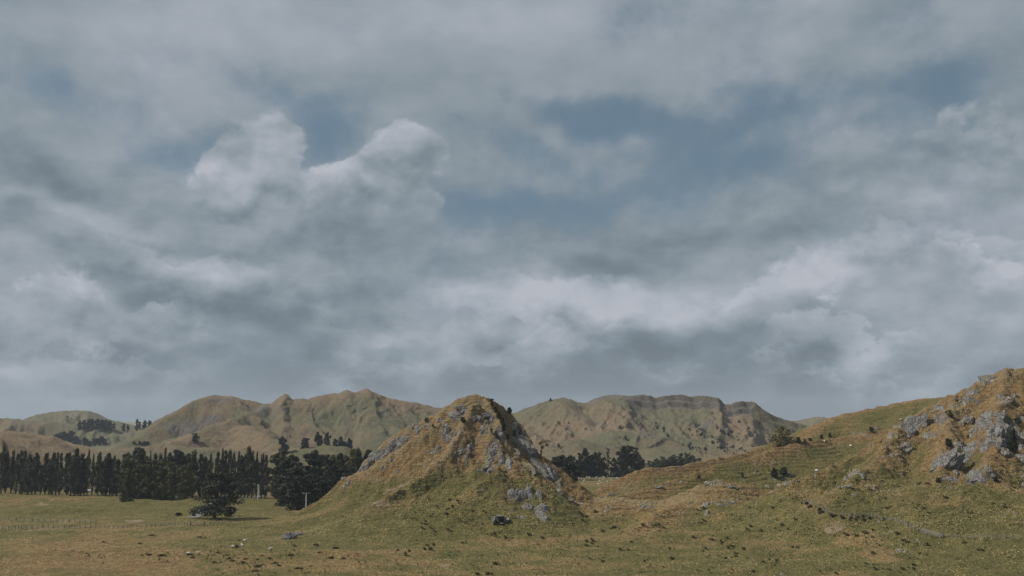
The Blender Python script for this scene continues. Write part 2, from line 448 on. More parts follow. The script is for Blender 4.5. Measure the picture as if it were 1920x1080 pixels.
# low brown hills at the far left
B_ = 'low_brown_hill'
ridge(B_, [(-80, 830, 1100), (-20, 818, 1100), (20, 811, 1105), (55, 810, 1110), (85, 815, 1115), (110, 827, 1120), (140, 834, 1125), (165, 840, 1130), (220, 850, 1140)], 0.28, 0.35, 10, gully=5, glen=40, gstart=15, k=4, seed=26)
ridge(B_, [(-100, 800, 980), (0, 818, 985), (30, 832, 985), (60, 848, 985), (100, 862, 985)], 0.28, 0.35, 8, gully=4, glen=40, gstart=15, k=3, seed=27)
# far green hills at the left
G = 'far_green_hill'
ridge(G, [(-200, 775, 2000), (0, 784, 2000), (80, 790, 2000), (150, 794, 2000), (200, 797, 2000), (260, 799, 2000), (290, 801, 2000), (350, 812, 2000)], 0.22, 0.3, 16, gully=20, glen=110, gstart=30, k=6, seed=28)
ridge(G, [(20, 800, 2500), (50, 784, 2500), (78, 775, 2500), (120, 771, 2500), (168, 769, 2500), (184, 776, 2500), (205, 787, 2500), (260, 800, 2500)], 0.22, 0.3, 14, gully=20, glen=110, gstart=30, k=6, seed=29)
# --- far range on the right with its cliff band
T = 'tableland_range'
ridge(T, [(880, 815, 1560), (930, 794, 1560), (965, 776, 1560), (985, 766, 1560), (1005, 758, 1560), (1030, 750, 1560), (1047, 746, 1560), (1062, 746, 1560), (1080, 748, 1560), (1095, 755, 1560), (1106, 755, 1560), (1118, 748, 1560),
          (1130, 742, 1560), (1160, 741, 1560), (1200, 742, 1560), (1232, 745, 1560), (1260, 741, 1560), (1300, 742, 1560), (1338, 744, 1560), (1350, 744, 1560), (1362, 755, 1560), (1375, 760, 1560),
          (1385, 755, 1560), (1397, 752, 1560), (1412, 753, 1560), (1425, 766, 1560), (1447, 778, 1560), (1475, 788, 1560), (1520, 800, 1560), (1600, 815, 1560)], 0.30, 0.5, 3, gully=10, glen=48, gstart=30, k=5, seed=30)
ridge(T, [(1050, 752, 1540), (1075, 775, 1480), (1105, 800, 1420), (1150, 822, 1350)], 0.4, 0.4, 8, gully=7, glen=50, gstart=15, k=5, seed=31)
ridge(T, [(1030, 836, 1180), (1060, 823, 1190), (1100, 828, 1200), (1150, 845, 1210)], 0.3, 0.3, 10, gully=4, glen=40, gstart=12, k=4, seed=32)
ridge(T, [(1150, 808, 1290), (1200, 808, 1290), (1250, 822, 1280), (1290, 838, 1260)], 0.3, 0.3, 10, gully=4, glen=40, gstart=12, k=4, seed=33)
ridge(T, [(1240, 838, 1170), (1320, 842, 1170), (1400, 840, 1180), (1450, 835, 1200)], 0.25, 0.25, 12, gully=5, glen=40, gstart=12, k=4, seed=34)
ridge('far_hill', [(1440, 795, 2300), (1500, 787, 2300), (1525, 783, 2300), (1543, 781, 2300), (1560, 785, 2300), (1600, 790, 2300), (1700, 800, 2300)], 0.25, 0.3, 14, gully=15, glen=90, gstart=30, k=6, seed=35)

HILLS = []
for f in FEATS:
    if f['hill'] not in HILLS:
        HILLS.append(f['hill'])


def ridge_height(f, x, y, r):
    P = f['P']
    if f['glen'] > 35 and f['gully'] > 0:
        # wander a little so that far spurs do not run dead straight
        x, y = x + 8 * fbm(x / 95, y / 95, 4, 71, .5), y + 8 * fbm(x / 95 + 9, y / 95, 4, 72, .55)
        r = np.hypot(x, y)
    best = np.full(x.shape, 1e18); zr = np.zeros(x.shape); sr = np.zeros(x.shape); rr = np.zeros(x.shape)
    s0 = 0.0
    for i in range(len(P) - 1):
        ax, ay, az = P[i]; bx, by, bz = P[i + 1]
        dx, dy = bx - ax, by - ay
        L2 = dx * dx + dy * dy; Ls = math.sqrt(L2)
        t = np.clip(((x - ax) * dx + (y - ay) * dy) / L2, 0, 1)
        qx = ax + t * dx; qy = ay + t * dy
        d = np.hypot(x - qx, y - qy)
        zz = az + t * (bz - az)
        m = d < best
        best = np.where(m, d, best); zr = np.where(m, zz, zr); sr = np.where(m, s0 + t * Ls, sr)
        rr = np.where(m, np.hypot(qx, qy), rr)
        s0 += Ls
    d = best
    side = (r - rr) / np.maximum(d, 0.5)
    tt = sstep(-0.8, 0.8, side)
    sl = f['front'] + (f['back'] - f['front']) * tt
    w = f['w']
    fall = sl * (np.sqrt(d * d + w * w) - w)
    z = zr - fall - f['ex'] * f['exd'] * (1 - np.exp(-np.maximum(d - 1.0, 0) / f['exd']))
    if f['gully'] > 0 and f['glen'] > 35:
        pass
    if f['hill'] == 'tableland_range' and f['seed'] == 30:
        # cliff band: the plateau edge drops steeply just below the crest
        jag = 2.2 * fbm(sr / 22.0, sr * 0, 3, 77) + 7.5
        inband = sstep(0, 30, sr - 240) * sstep(0, 30, 640 - sr)
        z = z - jag * inband * sstep(3, 6, d) * (1 - tt) - 7 * inband * sstep(12, 15, d) * (1 - tt)
    if f['gully'] > 0:
        g = ridged(sr / f['glen'] - (0.55 * d / f['glen'] if f['hill'] == 'tableland_range' else 0.15 * d / f['glen']) + 0.25 * pnoise(d / f['glen'], sr / f['glen'] * 0.5, 5) + f['seed'] * 3.3, d / (f['glen'] * 5.0) + f['seed'], 3, f['seed'])
        env = sstep(0, f['gstart'] * 3, d)
        z = z + f['gully'] * (g - 0.75) * env
        if f['glen'] > 35:
            g2 = ridged(sr / (f['glen'] * 0.34) + 0.6 * pnoise(d / (f['glen'] * .8), sr / f['glen'], 6) + 0.012 * d, d / (f['glen'] * 1.6) + 3, 3, f['seed'] + 9)
            z = z + f['gully'] * 0.45 * (g2 - 0.7) * env
    return z, d


def height(x, y, want=False):
    r = np.hypot(x, y)
    base = 0.9 * fbm(x / 90, y / 90, 3, 40) + 0.5 * fbm(x / 18, y / 18, 4, 41)
    base = base + sstep(700, 1100, r) * 4.0 + sstep(3200, 8000, r) * 30.0 * (1 + fbm(x / 1800, y / 1800, 2, 44))
    # low banks in the left paddock
    for (px, py, rr0, sx, sy, h) in ((120, 941, 560, 30, 7, 2.6), (330, 938, 590, 60, 9, 1.8), (30, 925, 630, 40, 9, 2.0), (420, 979, 452, 30, 7, 1.6), (180, 972, 470, 60, 4, 1.0),
                                     (560, 1040, 352, 50, 9, 1.4), (60, 1020, 380, 60, 12, 1.2), (1700, 1060, 330, 60, 14, 2.0), (1350, 1000, 395, 30, 12, 3.0), (1180, 1010, 385, 20, 9, 1.6)):
        a = math.atan2(*px_dir(px, py)[:2])
        cx, cy = math.sin(a) * rr0, math.cos(a) * rr0
        u = (x - cx) * math.cos(a) - (y - cy) * math.sin(a)
        v = (x - cx) * math.sin(a) + (y - cy) * math.cos(a)
        base = base + h * np.exp(-(u / sx) ** 2 - (v / sy) ** 2)
    # fence gully at the right
    z = base.copy()
    own = np.full(x.shape, -1, dtype=np.int32)
    top = base.copy()
    dmin = np.full(x.shape, 1e9)
    for i, f in enumerate(FEATS):
        P = f['P']
        reach = (P[:, 2].max() + 15) / max(min(f['front'], f['back']), 0.1) + 60
        m = (x > P[:, 0].min() - reach) & (x < P[:, 0].max() + reach) & (y > P[:, 1].min() - reach) & (y < P[:, 1].max() + reach)
        if not m.any():
            continue
        zz, dd = ridge_height(f, x[m], y[m], r[m])
        hi = HILLS.index(f['hill'])
        zm = z[m]
        if f['hill'] == M or f['hill'] == Q:
            zz = zz + 0.0
        om = own[m]
        om = np.where(zz > zm + (0.3 if hi != 0 else 0.0), hi, om)
        own[m] = om
        dmin[m] = np.minimum(dmin[m], dd)
        z[m] = smax(zm, zz, f['k'])
    # roughness that grows with height above the plain
    hgt = z - base
    near = 1 - sstep(700, 900, r)
    craggy = np.clip(hgt / 14.0, 0, 1)
    crag = ((own == HILLS.index(M)) | (own == HILLS.index(Q))).astype(float)
    rough = (0.55 * fbm(x / 6.5, y / 6.5, 4, 50, 0.55)) * (0.35 + craggy * (0.5 + 0.9 * crag)) * near
    rk = ridged(x / 9.0 + 0.3 * z / 9.0, y / 9.0, 3, 58) - 0.62
    fine = fbm(x / 2.6, y / 2.6, 3, 59, 0.6)
    rough = rough + 0.20 * fine * near * (0.25 + craggy * (0.6 + 0.9 * crag))
    rough = rough + 1.6 * rk * crag * np.clip((hgt - 9) / 18, 0, 1) * near
    # terracettes: narrow steps that follow the contour
    st = z * 0.9 + 1.3 * fbm(x / 30, y / 30, 2, 52)
    terr = 0.26 * np.sin(st * 2 * np.pi / 1.7 + 0.6 * np.sin(st * 2 * np.pi / 1.7)) * (0.5 + 0.5 * sstep(-.4, .4, fbm(x / 25, y / 25, 2, 53))) * np.clip(hgt / 6, 0, 1) * near * (1 - 0.5 * crag) * (1 + 0.35 * (own == HILLS.index(H)))
    far = 1 - near
    rough = rough + far * np.clip(hgt / 20, 0, 1) * (2.2 * fbm(x / 34, y / 34, 5, 55, 0.6) + 1.6 * (ridged(x / 26, y / 26, 3, 57) - .6))
    z = z + rough + terr
    if want:
        return z, own, hgt, dmin
    return z


# polar grid
NAZ = 1240
AZ = np.linspace(R(-36), R(36), NAZ)
rows = [240]
while rows[-1] < 3400:
    q = rows[-1]
    if q < 300: s = 3.0
    elif q < 380: s = 1.3
    elif q < 520: s = 0.75
    elif q < 600: s = 1.4
    elif q < 700: s = 1.9
    elif q < 1000: s = 5.0
    elif q < 1500: s = 4.2
    elif q < 1620: s = 2.0
    elif q < 2000: s = 20.0
    elif q < 2600: s = 13.0
    else: s = 60
    rows.append(q + s)
RR = np.array(rows)
NR = len(RR)
GA, GR = np.meshgrid(AZ, RR, indexing='ij')
GX = np.sin(GA) * GR; GY = np.cos(GA) * GR
GZ, GOWN, GH, GD = height(GX, GY, True)
print('grid', NAZ, NR, NAZ * NR)


def ground_z(x, y):
    a = math.atan2(x, y); r = math.hypot(x, y)
    i = (a - AZ[0]) / (AZ[1] - AZ[0])
    i = min(max(i, 0), NAZ - 1.001); i0 = int(i); fi = i - i0
    j0 = int(np.searchsorted(RR, r) - 1); j0 = min(max(j0, 0), NR - 2)
    fj = min(max((r - RR[j0]) / (RR[j0 + 1] - RR[j0]), 0), 1)
    z = (GZ[i0, j0] * (1 - fj) + GZ[i0, j0 + 1] * fj) * (1 - fi) + (GZ[i0 + 1, j0] * (1 - fj) + GZ[i0 + 1, j0 + 1] * fj) * fi
    return float(z)


def hit(px, py, rmin=250.0):
    """first ground point along the ray of a photograph pixel (range at least rmin)"""
    x, y, zz = px_dir(px, py)
    hh = math.hypot(x, y); a = math.atan2(x, y); tn = zz / hh
    i = min(max(int(round((a - AZ[0]) / (AZ[1] - AZ[0]))), 0), NAZ - 1)
    col = GZ[i] - (CAMZ + tn * RR)
    ok = np.where((col > 0) & (RR >= rmin))[0]
    if len(ok) == 0:
        j = int(np.argmax(np.where(RR >= rmin, col / RR, -9)))
        r = RR[j]
    else:
        j = ok[0]
        if j == 0 or col[j - 1] > 0 or RR[j - 1] < rmin:
            r = RR[j]
        else:
            r = RR[j - 1] + (RR[j] - RR[j - 1]) * (-col[j - 1]) / (col[j] - col[j - 1])
    X, Y = math.sin(a) * r, math.cos(a) * r
    return Vector((X, Y, ground_z(X, Y)))


def normal_at(x, y, e=1.5):
    gx = (ground_z(x + e, y) - ground_z(x - e, y)) / (2 * e)
    gy = (ground_z(x, y + e) - ground_z(x, y - e)) / (2 * e)
    return Vector((-gx, -gy, 1)).normalized()


# ---------------------------------------------------------------- surface masks (what grows where)
gx_ = np.gradient(GZ, axis=1) / np.gradient(GR, axis=1)
ga_ = np.gradient(GZ, axis=0) / (np.gradient(GA, axis=0) * GR)
SLOPE = np.hypot(gx_, ga_)
n60 = fbm(GX / 60, GY / 60, 4, 60); n15 = fbm(GX / 15, GY / 15, 4, 61); n150 = fbm(GX / 200, GY / 200, 4, 62)
iM, iS, iQ, iH = [HILLS.index(k) for k in (M, S, Q, H)]
dry = 0.36 + 0.42 * n60 + 0.34 * n15
dry = np.where(GR < 700, dry, 0.42 + 0.5 * n150 + 0.2 * n60)
isM, isQ, isS, isH = GOWN == iM, GOWN == iQ, GOWN == iS, GOWN == iH
dry = np.where(isM, sstep(14, 27, GH + 5 * n60 + 3 * n15) * 0.95 + 0.12 + 0.1 * n15 + 0.45 * sstep(5, 1, GD) , dry)
dry = np.where(isQ, sstep(18, 42, GH + 9 * n60 + 4 * n15) * 0.62 + 0.20 + 0.2 * n15 + 0.35 * sstep(9, 2, GD), dry)
dry = np.where(isS, 0.32 + 0.3 * n15 + 0.65 * sstep(11, 2, GD), dry)  # pale dry crests, greener hollows: colour stands in for relief shading here
dry = np.where(isH, 0.30 + 0.4 * n60 + 0.25 * n15 + 0.6 * sstep(9, 2, GD), dry)  # crest and hollow tones again painted in for shading the flat light lacks
for nm, b, amp in (('brown_range', 0.46, 0.9), ('low_brown_hill', 0.75, 0.7), ('far_green_hill', 0.12, 0.4), ('tableland_range', 0.30, 0.7), ('far_hill', .4, .5)):
    ii = GOWN == HILLS.index(nm)
    b = b + (0.45 * sstep(25, 85, GZ) - 0.25 if nm == 'brown_range' else 0.0)
    dry = np.where(ii, b + amp * 0.8 * n150 + 0.25 * n60 + 0.35 * sstep(0.1, 0.35, SLOPE) - 0.15, dry)
rock = np.zeros_like(dry)
crag = 0.8 * sstep(1.9, 2.6, SLOPE + 0.5 * n15)
rock = np.where(isM, crag * sstep(8, 18, GH), rock)
rock = np.where(isQ, 0.8 * sstep(1.3, 1.9, SLOPE + .4 * n15) * sstep(10, 20, GH), rock)
farcl = (GOWN == HILLS.index('tableland_range'))
GPX = 960 + FPX / math.cos(PITCH) * np.tan(GA)
rock = np.where(farcl, 0.35 * sstep(0.8, 1.1, SLOPE) + (GR > 1480) * sstep(1085, 1110, GPX) * sstep(1418, 1405, GPX) * sstep(2, 4, GD) * sstep(22, 16, GD) * 0.9, rock)
rock = np.where(GOWN == HILLS.index('brown_range'), 0.6 * sstep(0.95, 1.2, SLOPE + 0.2 * n60), rock)
dirt = np.zeros_like(dry)
NFINE = fbm(GX / 4.0, GY / 4.0, 3, 66)


def spot(arr, px, py, a, b, rot=0.0, amt=1.0, rmin=250.0, soft=0.5):
    """raise a mask in an ellipse on the ground round the point seen at that pixel"""
    c = hit(px, py, rmin)
    al = math.atan2(c.x, c.y)
    i0 = max(int((al - AZ[0]) / (AZ[1] - AZ[0]) - (max(a, b) * 1.6 / c.y) / (AZ[1] - AZ[0])) - 2, 0)
    i1 = min(int((al - AZ[0]) / (AZ[1] - AZ[0]) + (max(a, b) * 1.6 / c.y) / (AZ[1] - AZ[0])) + 2, NAZ)
    rc = math.hypot(c.x, c.y)
    j0 = max(int(np.searchsorted(RR, rc - max(a, b) * 1.6)) - 1, 0); j1 = min(int(np.searchsorted(RR, rc + max(a, b) * 1.6)) + 1, NR)
    sl = (slice(i0, i1), slice(j0, j1))
    X = GX[sl] - c.x; Y = GY[sl] - c.y
    al += R(rot)
    u = X * math.cos(al) - Y * math.sin(al); v = X * math.sin(al) + Y * math.cos(al)
    q = np.sqrt((u / a) ** 2 + (v / b) ** 2) + 0.35 * n15[sl] + 0.45 * NFINE[sl]
    m = sstep(1 + soft * 0.5, 1 - soft * 0.5, q) * amt
    arr[sl] = np.clip(arr[sl] + m, 0, 1.3) if amt > 0 else np.maximum(arr[sl] + m, 0)
    return c


def line(arr, pts, wid, amt=1.0, rmin=250.0):
    P = [hit(px, py, rmin) for px, py in pts]
    for a, b in zip(P[:-1], P[1:]):
        x0, x1 = min(a.x, b.x) - 5, max(a.x, b.x) + 5
        y0, y1 = min(a.y, b.y) - 5, max(a.y, b.y) + 5
        m = (GX > x0) & (GX < x1) & (GY > y0) & (GY < y1)
        dx, dy = b.x - a.x, b.y - a.y
        t = np.clip(((GX[m] - a.x) * dx + (GY[m] - a.y) * dy) / max(dx * dx + dy * dy, 1e-6), 0, 1)
        d = np.hypot(GX[m] - a.x - t * dx, GY[m] - a.y - t * dy)
        arr[m] = np.maximum(arr[m], amt * sstep(wid, wid * 0.4, d))


# worn sheep path up the hill, bare slips, creek bank
line(dirt, [(872, 795), (852, 825), (842, 838), (830, 852), (812, 866), (800, 882), (790, 890), (765, 905), (745, 915), (720, 925)], 0.9, 0.75)
line(dirt, [(672, 892), (700, 903), (725, 905)], 0.8, 0.5)
line(dirt, [(668, 887), (690, 890), (722, 902)], 0.8, 0.5)
for (px, py, a, b, am) in ((1566, 989, 3.0, 3.5, .8), (1556, 993, 2.2, 3, .6), (833, 1060, 2.0, 4, 0.8), (252, 977, 4, 5, 0.8), (78, 947, 3, 8, 0.6), (200, 990, 5, 3, .5), (95, 992, 10, 3, .5), (330, 921, 20, 9, .35),
                           (235, 917, 12, 6, .6), (700, 947, 5, 3, .3), (720, 940, 5, 3, .3), (1540, 935, 7, 5, .35), (1460, 1050, 5, 4, .4), (1180, 915, 8, 5, .4), (905, 1050, 5, 4, .2), (1640, 912, 4, 2, .6), (655, 915, 3, 2, 0.3)):
    spot(dirt, px, py, a, b, 0, am)
for (px, py, a, b, am) in ((1700, 1055, 70, 30, -0.35), (250, 950, 60, 60, -0.35), (850, 910, 22, 12, -0.3), (1000, 900, 6, 16, -0.6), (600, 1010, 60, 20, -0.1),
                           (150, 1040, 60, 40, 0.22), (1380, 885, 12, 14, -0.4), (1600, 860, 14, 60, -0.35), (1300, 930, 22, 8, 0.4), (1130, 945, 30, 8, 0.4), (1250, 925, 8, 20, 0.3)):
    spot(dry, px, py, a, b, 0, am, soft=1.4)
dry = np.clip(dry, 0, 1.35)

for (px, py, a, b, rot) in ((340, 803, 22, 12, 0), (372, 797, 26, 12, 0), (400, 793, 16, 10, 0), (240, 813, 22, 10, 0), (480, 771, 16, 12, 0), (498, 763, 12, 8, 0), (722, 776, 14, 8, 0), (532, 769, 12, 8, 0), (415, 752, 14, 8, 0), (408, 756, 10, 6, 0), (1110, 792, 14, 8, 0), (1215, 812, 14, 16, 0), (1330, 790, 10, 8, 0)):
    spot(rock, px, py, a, b, 0, 0.75, 900, soft=1.2)

# ---------------------------------------------------------------- where rock breaks through: (px, py, w, h, lean) of every face
ROCKS = []


def outcrop(label, lst, rmin, **kw):
    ROCKS.append((label, lst, rmin, kw))
    for q in lst:
        if q[2] * q[3] > 60:
            k_ = 450.0 / FPX
            spot(rock, q[0], q[1] - 1, q[2] * k_ * .50 + .2, q[3] * k_ * .42 + .2, 0, 0.42, rmin, soft=.9)


G1 = 'outcrops on the central rocky hill'
outcrop('large grey slab exposed high on the left skyline of the rocky hill', [(704, 862, 52, 22, -42), (722, 848, 40, 20, -38), (684, 880, 30, 14, -45)], 440, group=G1, thick=.3)
outcrop('grey slab just above the long left slab, under the brown crest', [(742, 838, 44, 22, -35), (756, 830, 26, 14, -38)], 440, group=G1, thick=.3)
outcrop('narrow rock rib beside the conifers at the left foot of the rocky hill', [(612, 926, 46, 9, -40), (594, 938, 30, 7, -38)], 440, group=G1)
outcrop('small grey boulder pair on the lower left crest', [(648, 912, 10, 16, 20), (646, 898, 12, 10, 0), (654, 904, 9, 9, 0)], 430, group=G1)
outcrop('tilted grey block on the upper left shoulder', [(786, 806, 18, 20, 30), (774, 800, 12, 14, 20)], 440, group=G1)
outcrop('small pale block right of the tilted shoulder block', [(803, 800, 12, 12, 10)], 440, group=G1)
outcrop('dark broad rock band below the summit dome on its left', [(852, 778, 22, 16, 0), (872, 772, 24, 14, 0), (864, 764, 24, 10, 0)], 430, group=G1, thick=.3)
outcrop('pale rough rocks left of the dark bush under the summit', [(826, 790, 14, 11, 10), (834, 796, 12, 9, 0)], 430, group=G1)
outcrop('long dark slab descending left of the central spur', [(836, 818, 20, 30, 15), (846, 822, 22, 16, -40), (858, 810, 24, 8, -35)], 430, group=G1, thick=.3)
outcrop('reddish dark slab above the worn path', [(812, 850, 34, 10, -42), (822, 842, 16, 10, -30)], 425, group=G1, thick=.3)
outcrop('three small grey rocks on the brown face left of the path', [(733, 864, 8, 9, 0), (717, 880, 12, 12, 30), (745, 886, 10, 8, 10)], 430, group=G1)
outcrop('bright broken cliff right under the summit', [(905, 780, 26, 12, -8), (893, 783, 14, 10, 0), (920, 774, 14, 14, 10), (925, 788, 12, 18, 35), (888, 786, 10, 12, 0)], 430, group=G1, thick=.5)
outcrop('round grey knob below the summit cliff', [(909, 807, 14, 11, 0), (905, 800, 11, 8, 0)], 430, group=G1)
outcrop('tall smooth buttress half way down the central spur', [(941, 822, 13, 36, -12), (936, 812, 12, 20, -10)], 425, group=G1, thick=.6)
outcrop('slanting dark slab in the brown face right of the path', [(858, 850, 10, 34, 28)], 425, group=G1, thick=.35)
outcrop('vertical broken pillar beside the slanting slab', [(878, 846, 10, 22, 8), (876, 860, 8, 22, -3), (884, 838, 9, 14, 0)], 425, group=G1, thick=.5)
outcrop('great ribbed cliff at the heart of the rocky hill', [(927, 850, 20, 34, -6), (940, 866, 16, 34, -12), (955, 874, 14, 30, -14), (918, 862, 16, 20, 20), (929, 840, 20, 14, -20)], 420, group=G1, thick=.6)
outcrop('pale broken rocks under the ribbed cliff', [(924, 878, 12, 14, 30), (912, 872, 12, 10, 30), (902, 882, 14, 7, -25), (918, 886, 9, 12, 0)], 415, group=G1)
outcrop('tall blocky cliff on the right flank, upper block', [(975, 836, 20, 32, 0), (990, 838, 18, 32, -8), (983, 820, 24, 14, 0), (968, 850, 14, 22, -10)], 445, group=G1, thick=.5)
outcrop('pale undercut block on the right flank below the upper block', [(996, 866, 18, 20, -12), (1002, 852, 14, 20, -20)], 445, group=G1, thick=.5)
outcrop('long dark slab down the right flank', [(1010, 880, 22, 44, -35), (1020, 892, 16, 32, -32), (992, 882, 18, 28, -30)], 440, group=G1, thick=.4)
outcrop('round bulging crag at the right foot of the rocky hill', [(1040, 898, 24, 38, -22), (1030, 890, 18, 32, -20), (1045, 910, 14, 18, 0), (1044, 920, 14, 12, -45)], 435, group=G1, thick=.7)
outcrop('dark weathered patch high on the right flank under the bushes', [(958, 800, 26, 20, -20), (970, 814, 20, 20, 0), (962, 826, 14, 16, -20)], 445, group=G1, thick=.3)
outcrop('great three-ribbed rock face on the lower knob', [(963, 930, 24, 28, 15), (978, 932, 20, 36, 5), (992, 931, 16, 34, -5), (985, 952, 20, 16, 10)], 410, group=G1, thick=.55, bare=True)
outcrop('narrow upright stone right of the three-ribbed face', [(1011, 931, 11, 20, -5)], 410, group=G1, thick=.6, bare=True)
outcrop('tapering pale slab hanging below the lower knob', [(1010, 958, 26, 22, 20), (1016, 972, 18, 20, -12)], 405, group=G1, thick=.45, bare=True)
outcrop('scattered small stones on the brown face over the dark hollow', [(926, 969, 8, 5, 0), (958, 957, 7, 5, 0), (976, 974, 12, 14, 25), (971, 984, 5, 6, 0), (983, 992, 6, 5, 0), (912, 971, 6, 4, 0)], 400, group=G1)
outcrop('low broken ledges on the saddle right of the rocky hill', [(1066, 935, 20, 7, 0), (1092, 944, 9, 4, 0), (1108, 954, 8, 5, 0), (1142, 952, 16, 6, -8), (1135, 960, 10, 7, 0), (1116, 968, 12, 5, -30), (1120, 938, 8, 4, 0)], 400)
outcrop('pale cluster of blocks in the middle of the saddle', [(1207, 950, 14, 9, 0), (1220, 949, 18, 9, 0), (1232, 944, 12, 8, 0), (1213, 944, 12, 6, 0)], 400)
outcrop('dark rocks under the first terraced rise', [(1147, 928, 14, 7, -20), (1136, 932, 10, 6, 0)], 470)
outcrop('flat low slabs on the grassy hill foreslope', [(1228, 913, 26, 4, -8), (1250, 909, 14, 3, -8), (1275, 903, 10, 4, 0), (1172, 928, 14, 3, -15)], 470, thick=.3)
outcrop('rock ledge crowning the brown knoll', [(1330, 909, 20, 11, -15), (1351, 908, 14, 6, 0), (1363, 911, 18, 5, -5), (1376, 915, 10, 8, -20), (1345, 903, 12, 5, 0)], 420)
outcrop('grey outcrop low on the brown knoll', [(1324, 948, 12, 16, 20), (1334, 944, 14, 9, 0), (1325, 966, 7, 14, 10), (1350, 947, 20, 7, -8), (1372, 942, 12, 9, -30), (1383, 936, 10, 5, 0)], 405)
outcrop('vertical string of stones in the grassy hill', [(1417, 872, 4, 12, 0), (1416, 882, 6, 5, 0), (1415, 888, 4, 5, 0)], 470)
outcrop('small rocks below the wide bush in the hollow', [(1470, 891, 12, 4, -8), (1480, 889, 14, 5, -8), (1466, 899, 12, 6, -20), (1455, 901, 9, 4, 0), (1440, 912, 9, 5, -20)], 430)
outcrop('chain of pale stones along the nose of the right hill', [(1462, 910, 14, 8, -25), (1472, 906, 10, 6, 0), (1484, 903, 10, 4, 0), (1456, 916, 8, 5, 0), (1497, 900, 8, 4, 0), (1450, 922, 10, 4, 0)], 420)
outcrop('small dark rocks on the terraced brown shoulder', [(1376, 875, 6, 4, -30), (1384, 871, 4, 3, 0), (1450, 868, 10, 3, -20)], 470)
outcrop('eroded rocky bank line under the grassy skyline', [(1615, 812, 14, 3, 0), (1600, 813, 10, 3, -5), (1640, 803, 16, 3, -5), (1590, 817, 10, 3, 0), (1620, 818, 12, 4, 0)], 560)

G2 = 'outcrops on the right rocky slope'
outcrop('big split grey slab at the left of the right slope', [(1712, 806, 30, 48, 24), (1703, 790, 14, 18, 45), (1700, 814, 14, 30, 30), (1696, 836, 18, 12, -30)], 400, group=G2, thick=.4, bare=True)
outcrop('pair of upright slabs right of the big split slab', [(1769, 794, 14, 34, 10), (1757, 790, 11, 20, 0), (1744, 816, 20, 16, -20), (1756, 818, 16, 14, 0)], 400, group=G2, thick=.5, bare=True)
outcrop('small ledge rocks left of the big split slab', [(1674, 818, 16, 12, -25), (1665, 826, 12, 8, -20), (1684, 800, 12, 8, -30)], 400, group=G2)
outcrop('low pale ledges below the big split slab', [(1664, 836, 18, 7, -25), (1636, 834, 18, 5, -25), (1657, 858, 6, 8, -10), (1670, 853, 8, 7, 0), (1680, 852, 9, 5, 0), (1699, 846, 20, 6, -30), (1685, 840, 9, 4, 0)], 400, group=G2)
outcrop('dark jagged rocks along the left skyline of the right slope', [(1760, 764, 14, 14, 25), (1766, 768, 10, 9, 0), (1745, 772, 14, 10, 0), (1734, 778, 10, 8, 0)], 400, group=G2)
outcrop('broken rocks between skyline and crag', [(1798, 752, 10, 12, 0), (1792, 762, 12, 9, 0), (1808, 758, 9, 10, 0)], 400, group=G2)
outcrop('grey skyline slab high on the right slope', [(1818, 742, 20, 26, 30), (1812, 750, 12, 12, 20)], 400, group=G2, thick=.4)
outcrop('dark slab touching the skyline near the top right', [(1852, 710, 26, 14, -25), (1862, 706, 16, 10, -20), (1845, 718, 12, 8, -30)], 400, group=G2, thick=.4)
outcrop('rounded triple rock under the top right skyline', [(1890, 751, 24, 18, -8), (1876, 744, 10, 12, 0), (1898, 742, 14, 8, 0), (1880, 756, 12, 10, 20)], 400, group=G2, thick=.6)
outcrop('great fissured crag on the right slope', [(1862, 780, 28, 26, -12), (1848, 800, 28, 34, 5), (1868, 812, 34, 50, 14), (1858, 832, 26, 30, 10), (1882, 786, 18, 26, 0), (1840, 786, 14, 20, 25), (1878, 836, 20, 24, 0)], 395, group=G2, thick=.75, bare=True)
outcrop('tall fluted rocks right of the great crag', [(1894, 796, 18, 20, 0), (1887, 814, 16, 22, -5), (1901, 812, 16, 20, 0), (1880, 848, 18, 12, 0), (1918, 790, 14, 18, 0)], 395, group=G2, thick=.6)
outcrop('stacked rounded rocks at the right edge of the picture', [(1916, 818, 16, 20, 0), (1912, 838, 16, 22, 0), (1916, 860, 22, 18, 0), (1926, 846, 16, 30, 0)], 395, group=G2, thick=.7, bare=True)
outcrop('leaning slab left of the great crag', [(1832, 798, 12, 30, 30), (1828, 812, 12, 16, 30), (1815, 790, 16, 22, 30), (1800, 794, 12, 20, 25)], 395, group=G2, thick=.35)
outcrop('large egg-shaped boulder below the great crag', [(1822, 847, 32, 34, 12)], 395, cat='boulder', group=G2, thick=.5, bare=True)
outcrop('medium boulder left of the egg-shaped boulder', [(1794, 837, 16, 17, -5), (1800, 830, 10, 7, 0)], 395, group=G2, thick=.5, bare=True)
outcrop('long split slab in the middle of the right slope', [(1768, 868, 24, 44, 36), (1784, 874, 16, 36, 33), (1792, 852, 18, 8, 30)], 395, group=G2, thick=.45, bare=True)
outcrop('three low boulders under the long split slab', [(1770, 900, 14, 12, 0), (1789, 901, 14, 11, 0), (1778, 897, 12, 9, 0), (1792, 885, 9, 8, 0)], 395, group=G2, thick=.6)
outcrop('flat oval boulder low on the right slope', [(1834, 899, 36, 22, -8)], 390, cat='boulder', group=G2, thick=.55, bare=True)
outcrop('small rocks above and beside the flat oval boulder', [(1852, 880, 18, 12, 5), (1838, 882, 9, 8, 0), (1859, 895, 12, 11, 0)], 390, group=G2, thick=.6)
outcrop('grey boulder cut by the right edge of the picture', [(1917, 892, 12, 14, 0), (1919, 912, 8, 12, 0)], 390, group=G2, thick=.6)
outcrop('isolated mossy crag in the grass left of the slope', [(1611, 886, 16, 16, -20), (1598, 892, 16, 12, -20), (1588, 898, 12, 7, 0)], 395, group=G2, thick=.5)
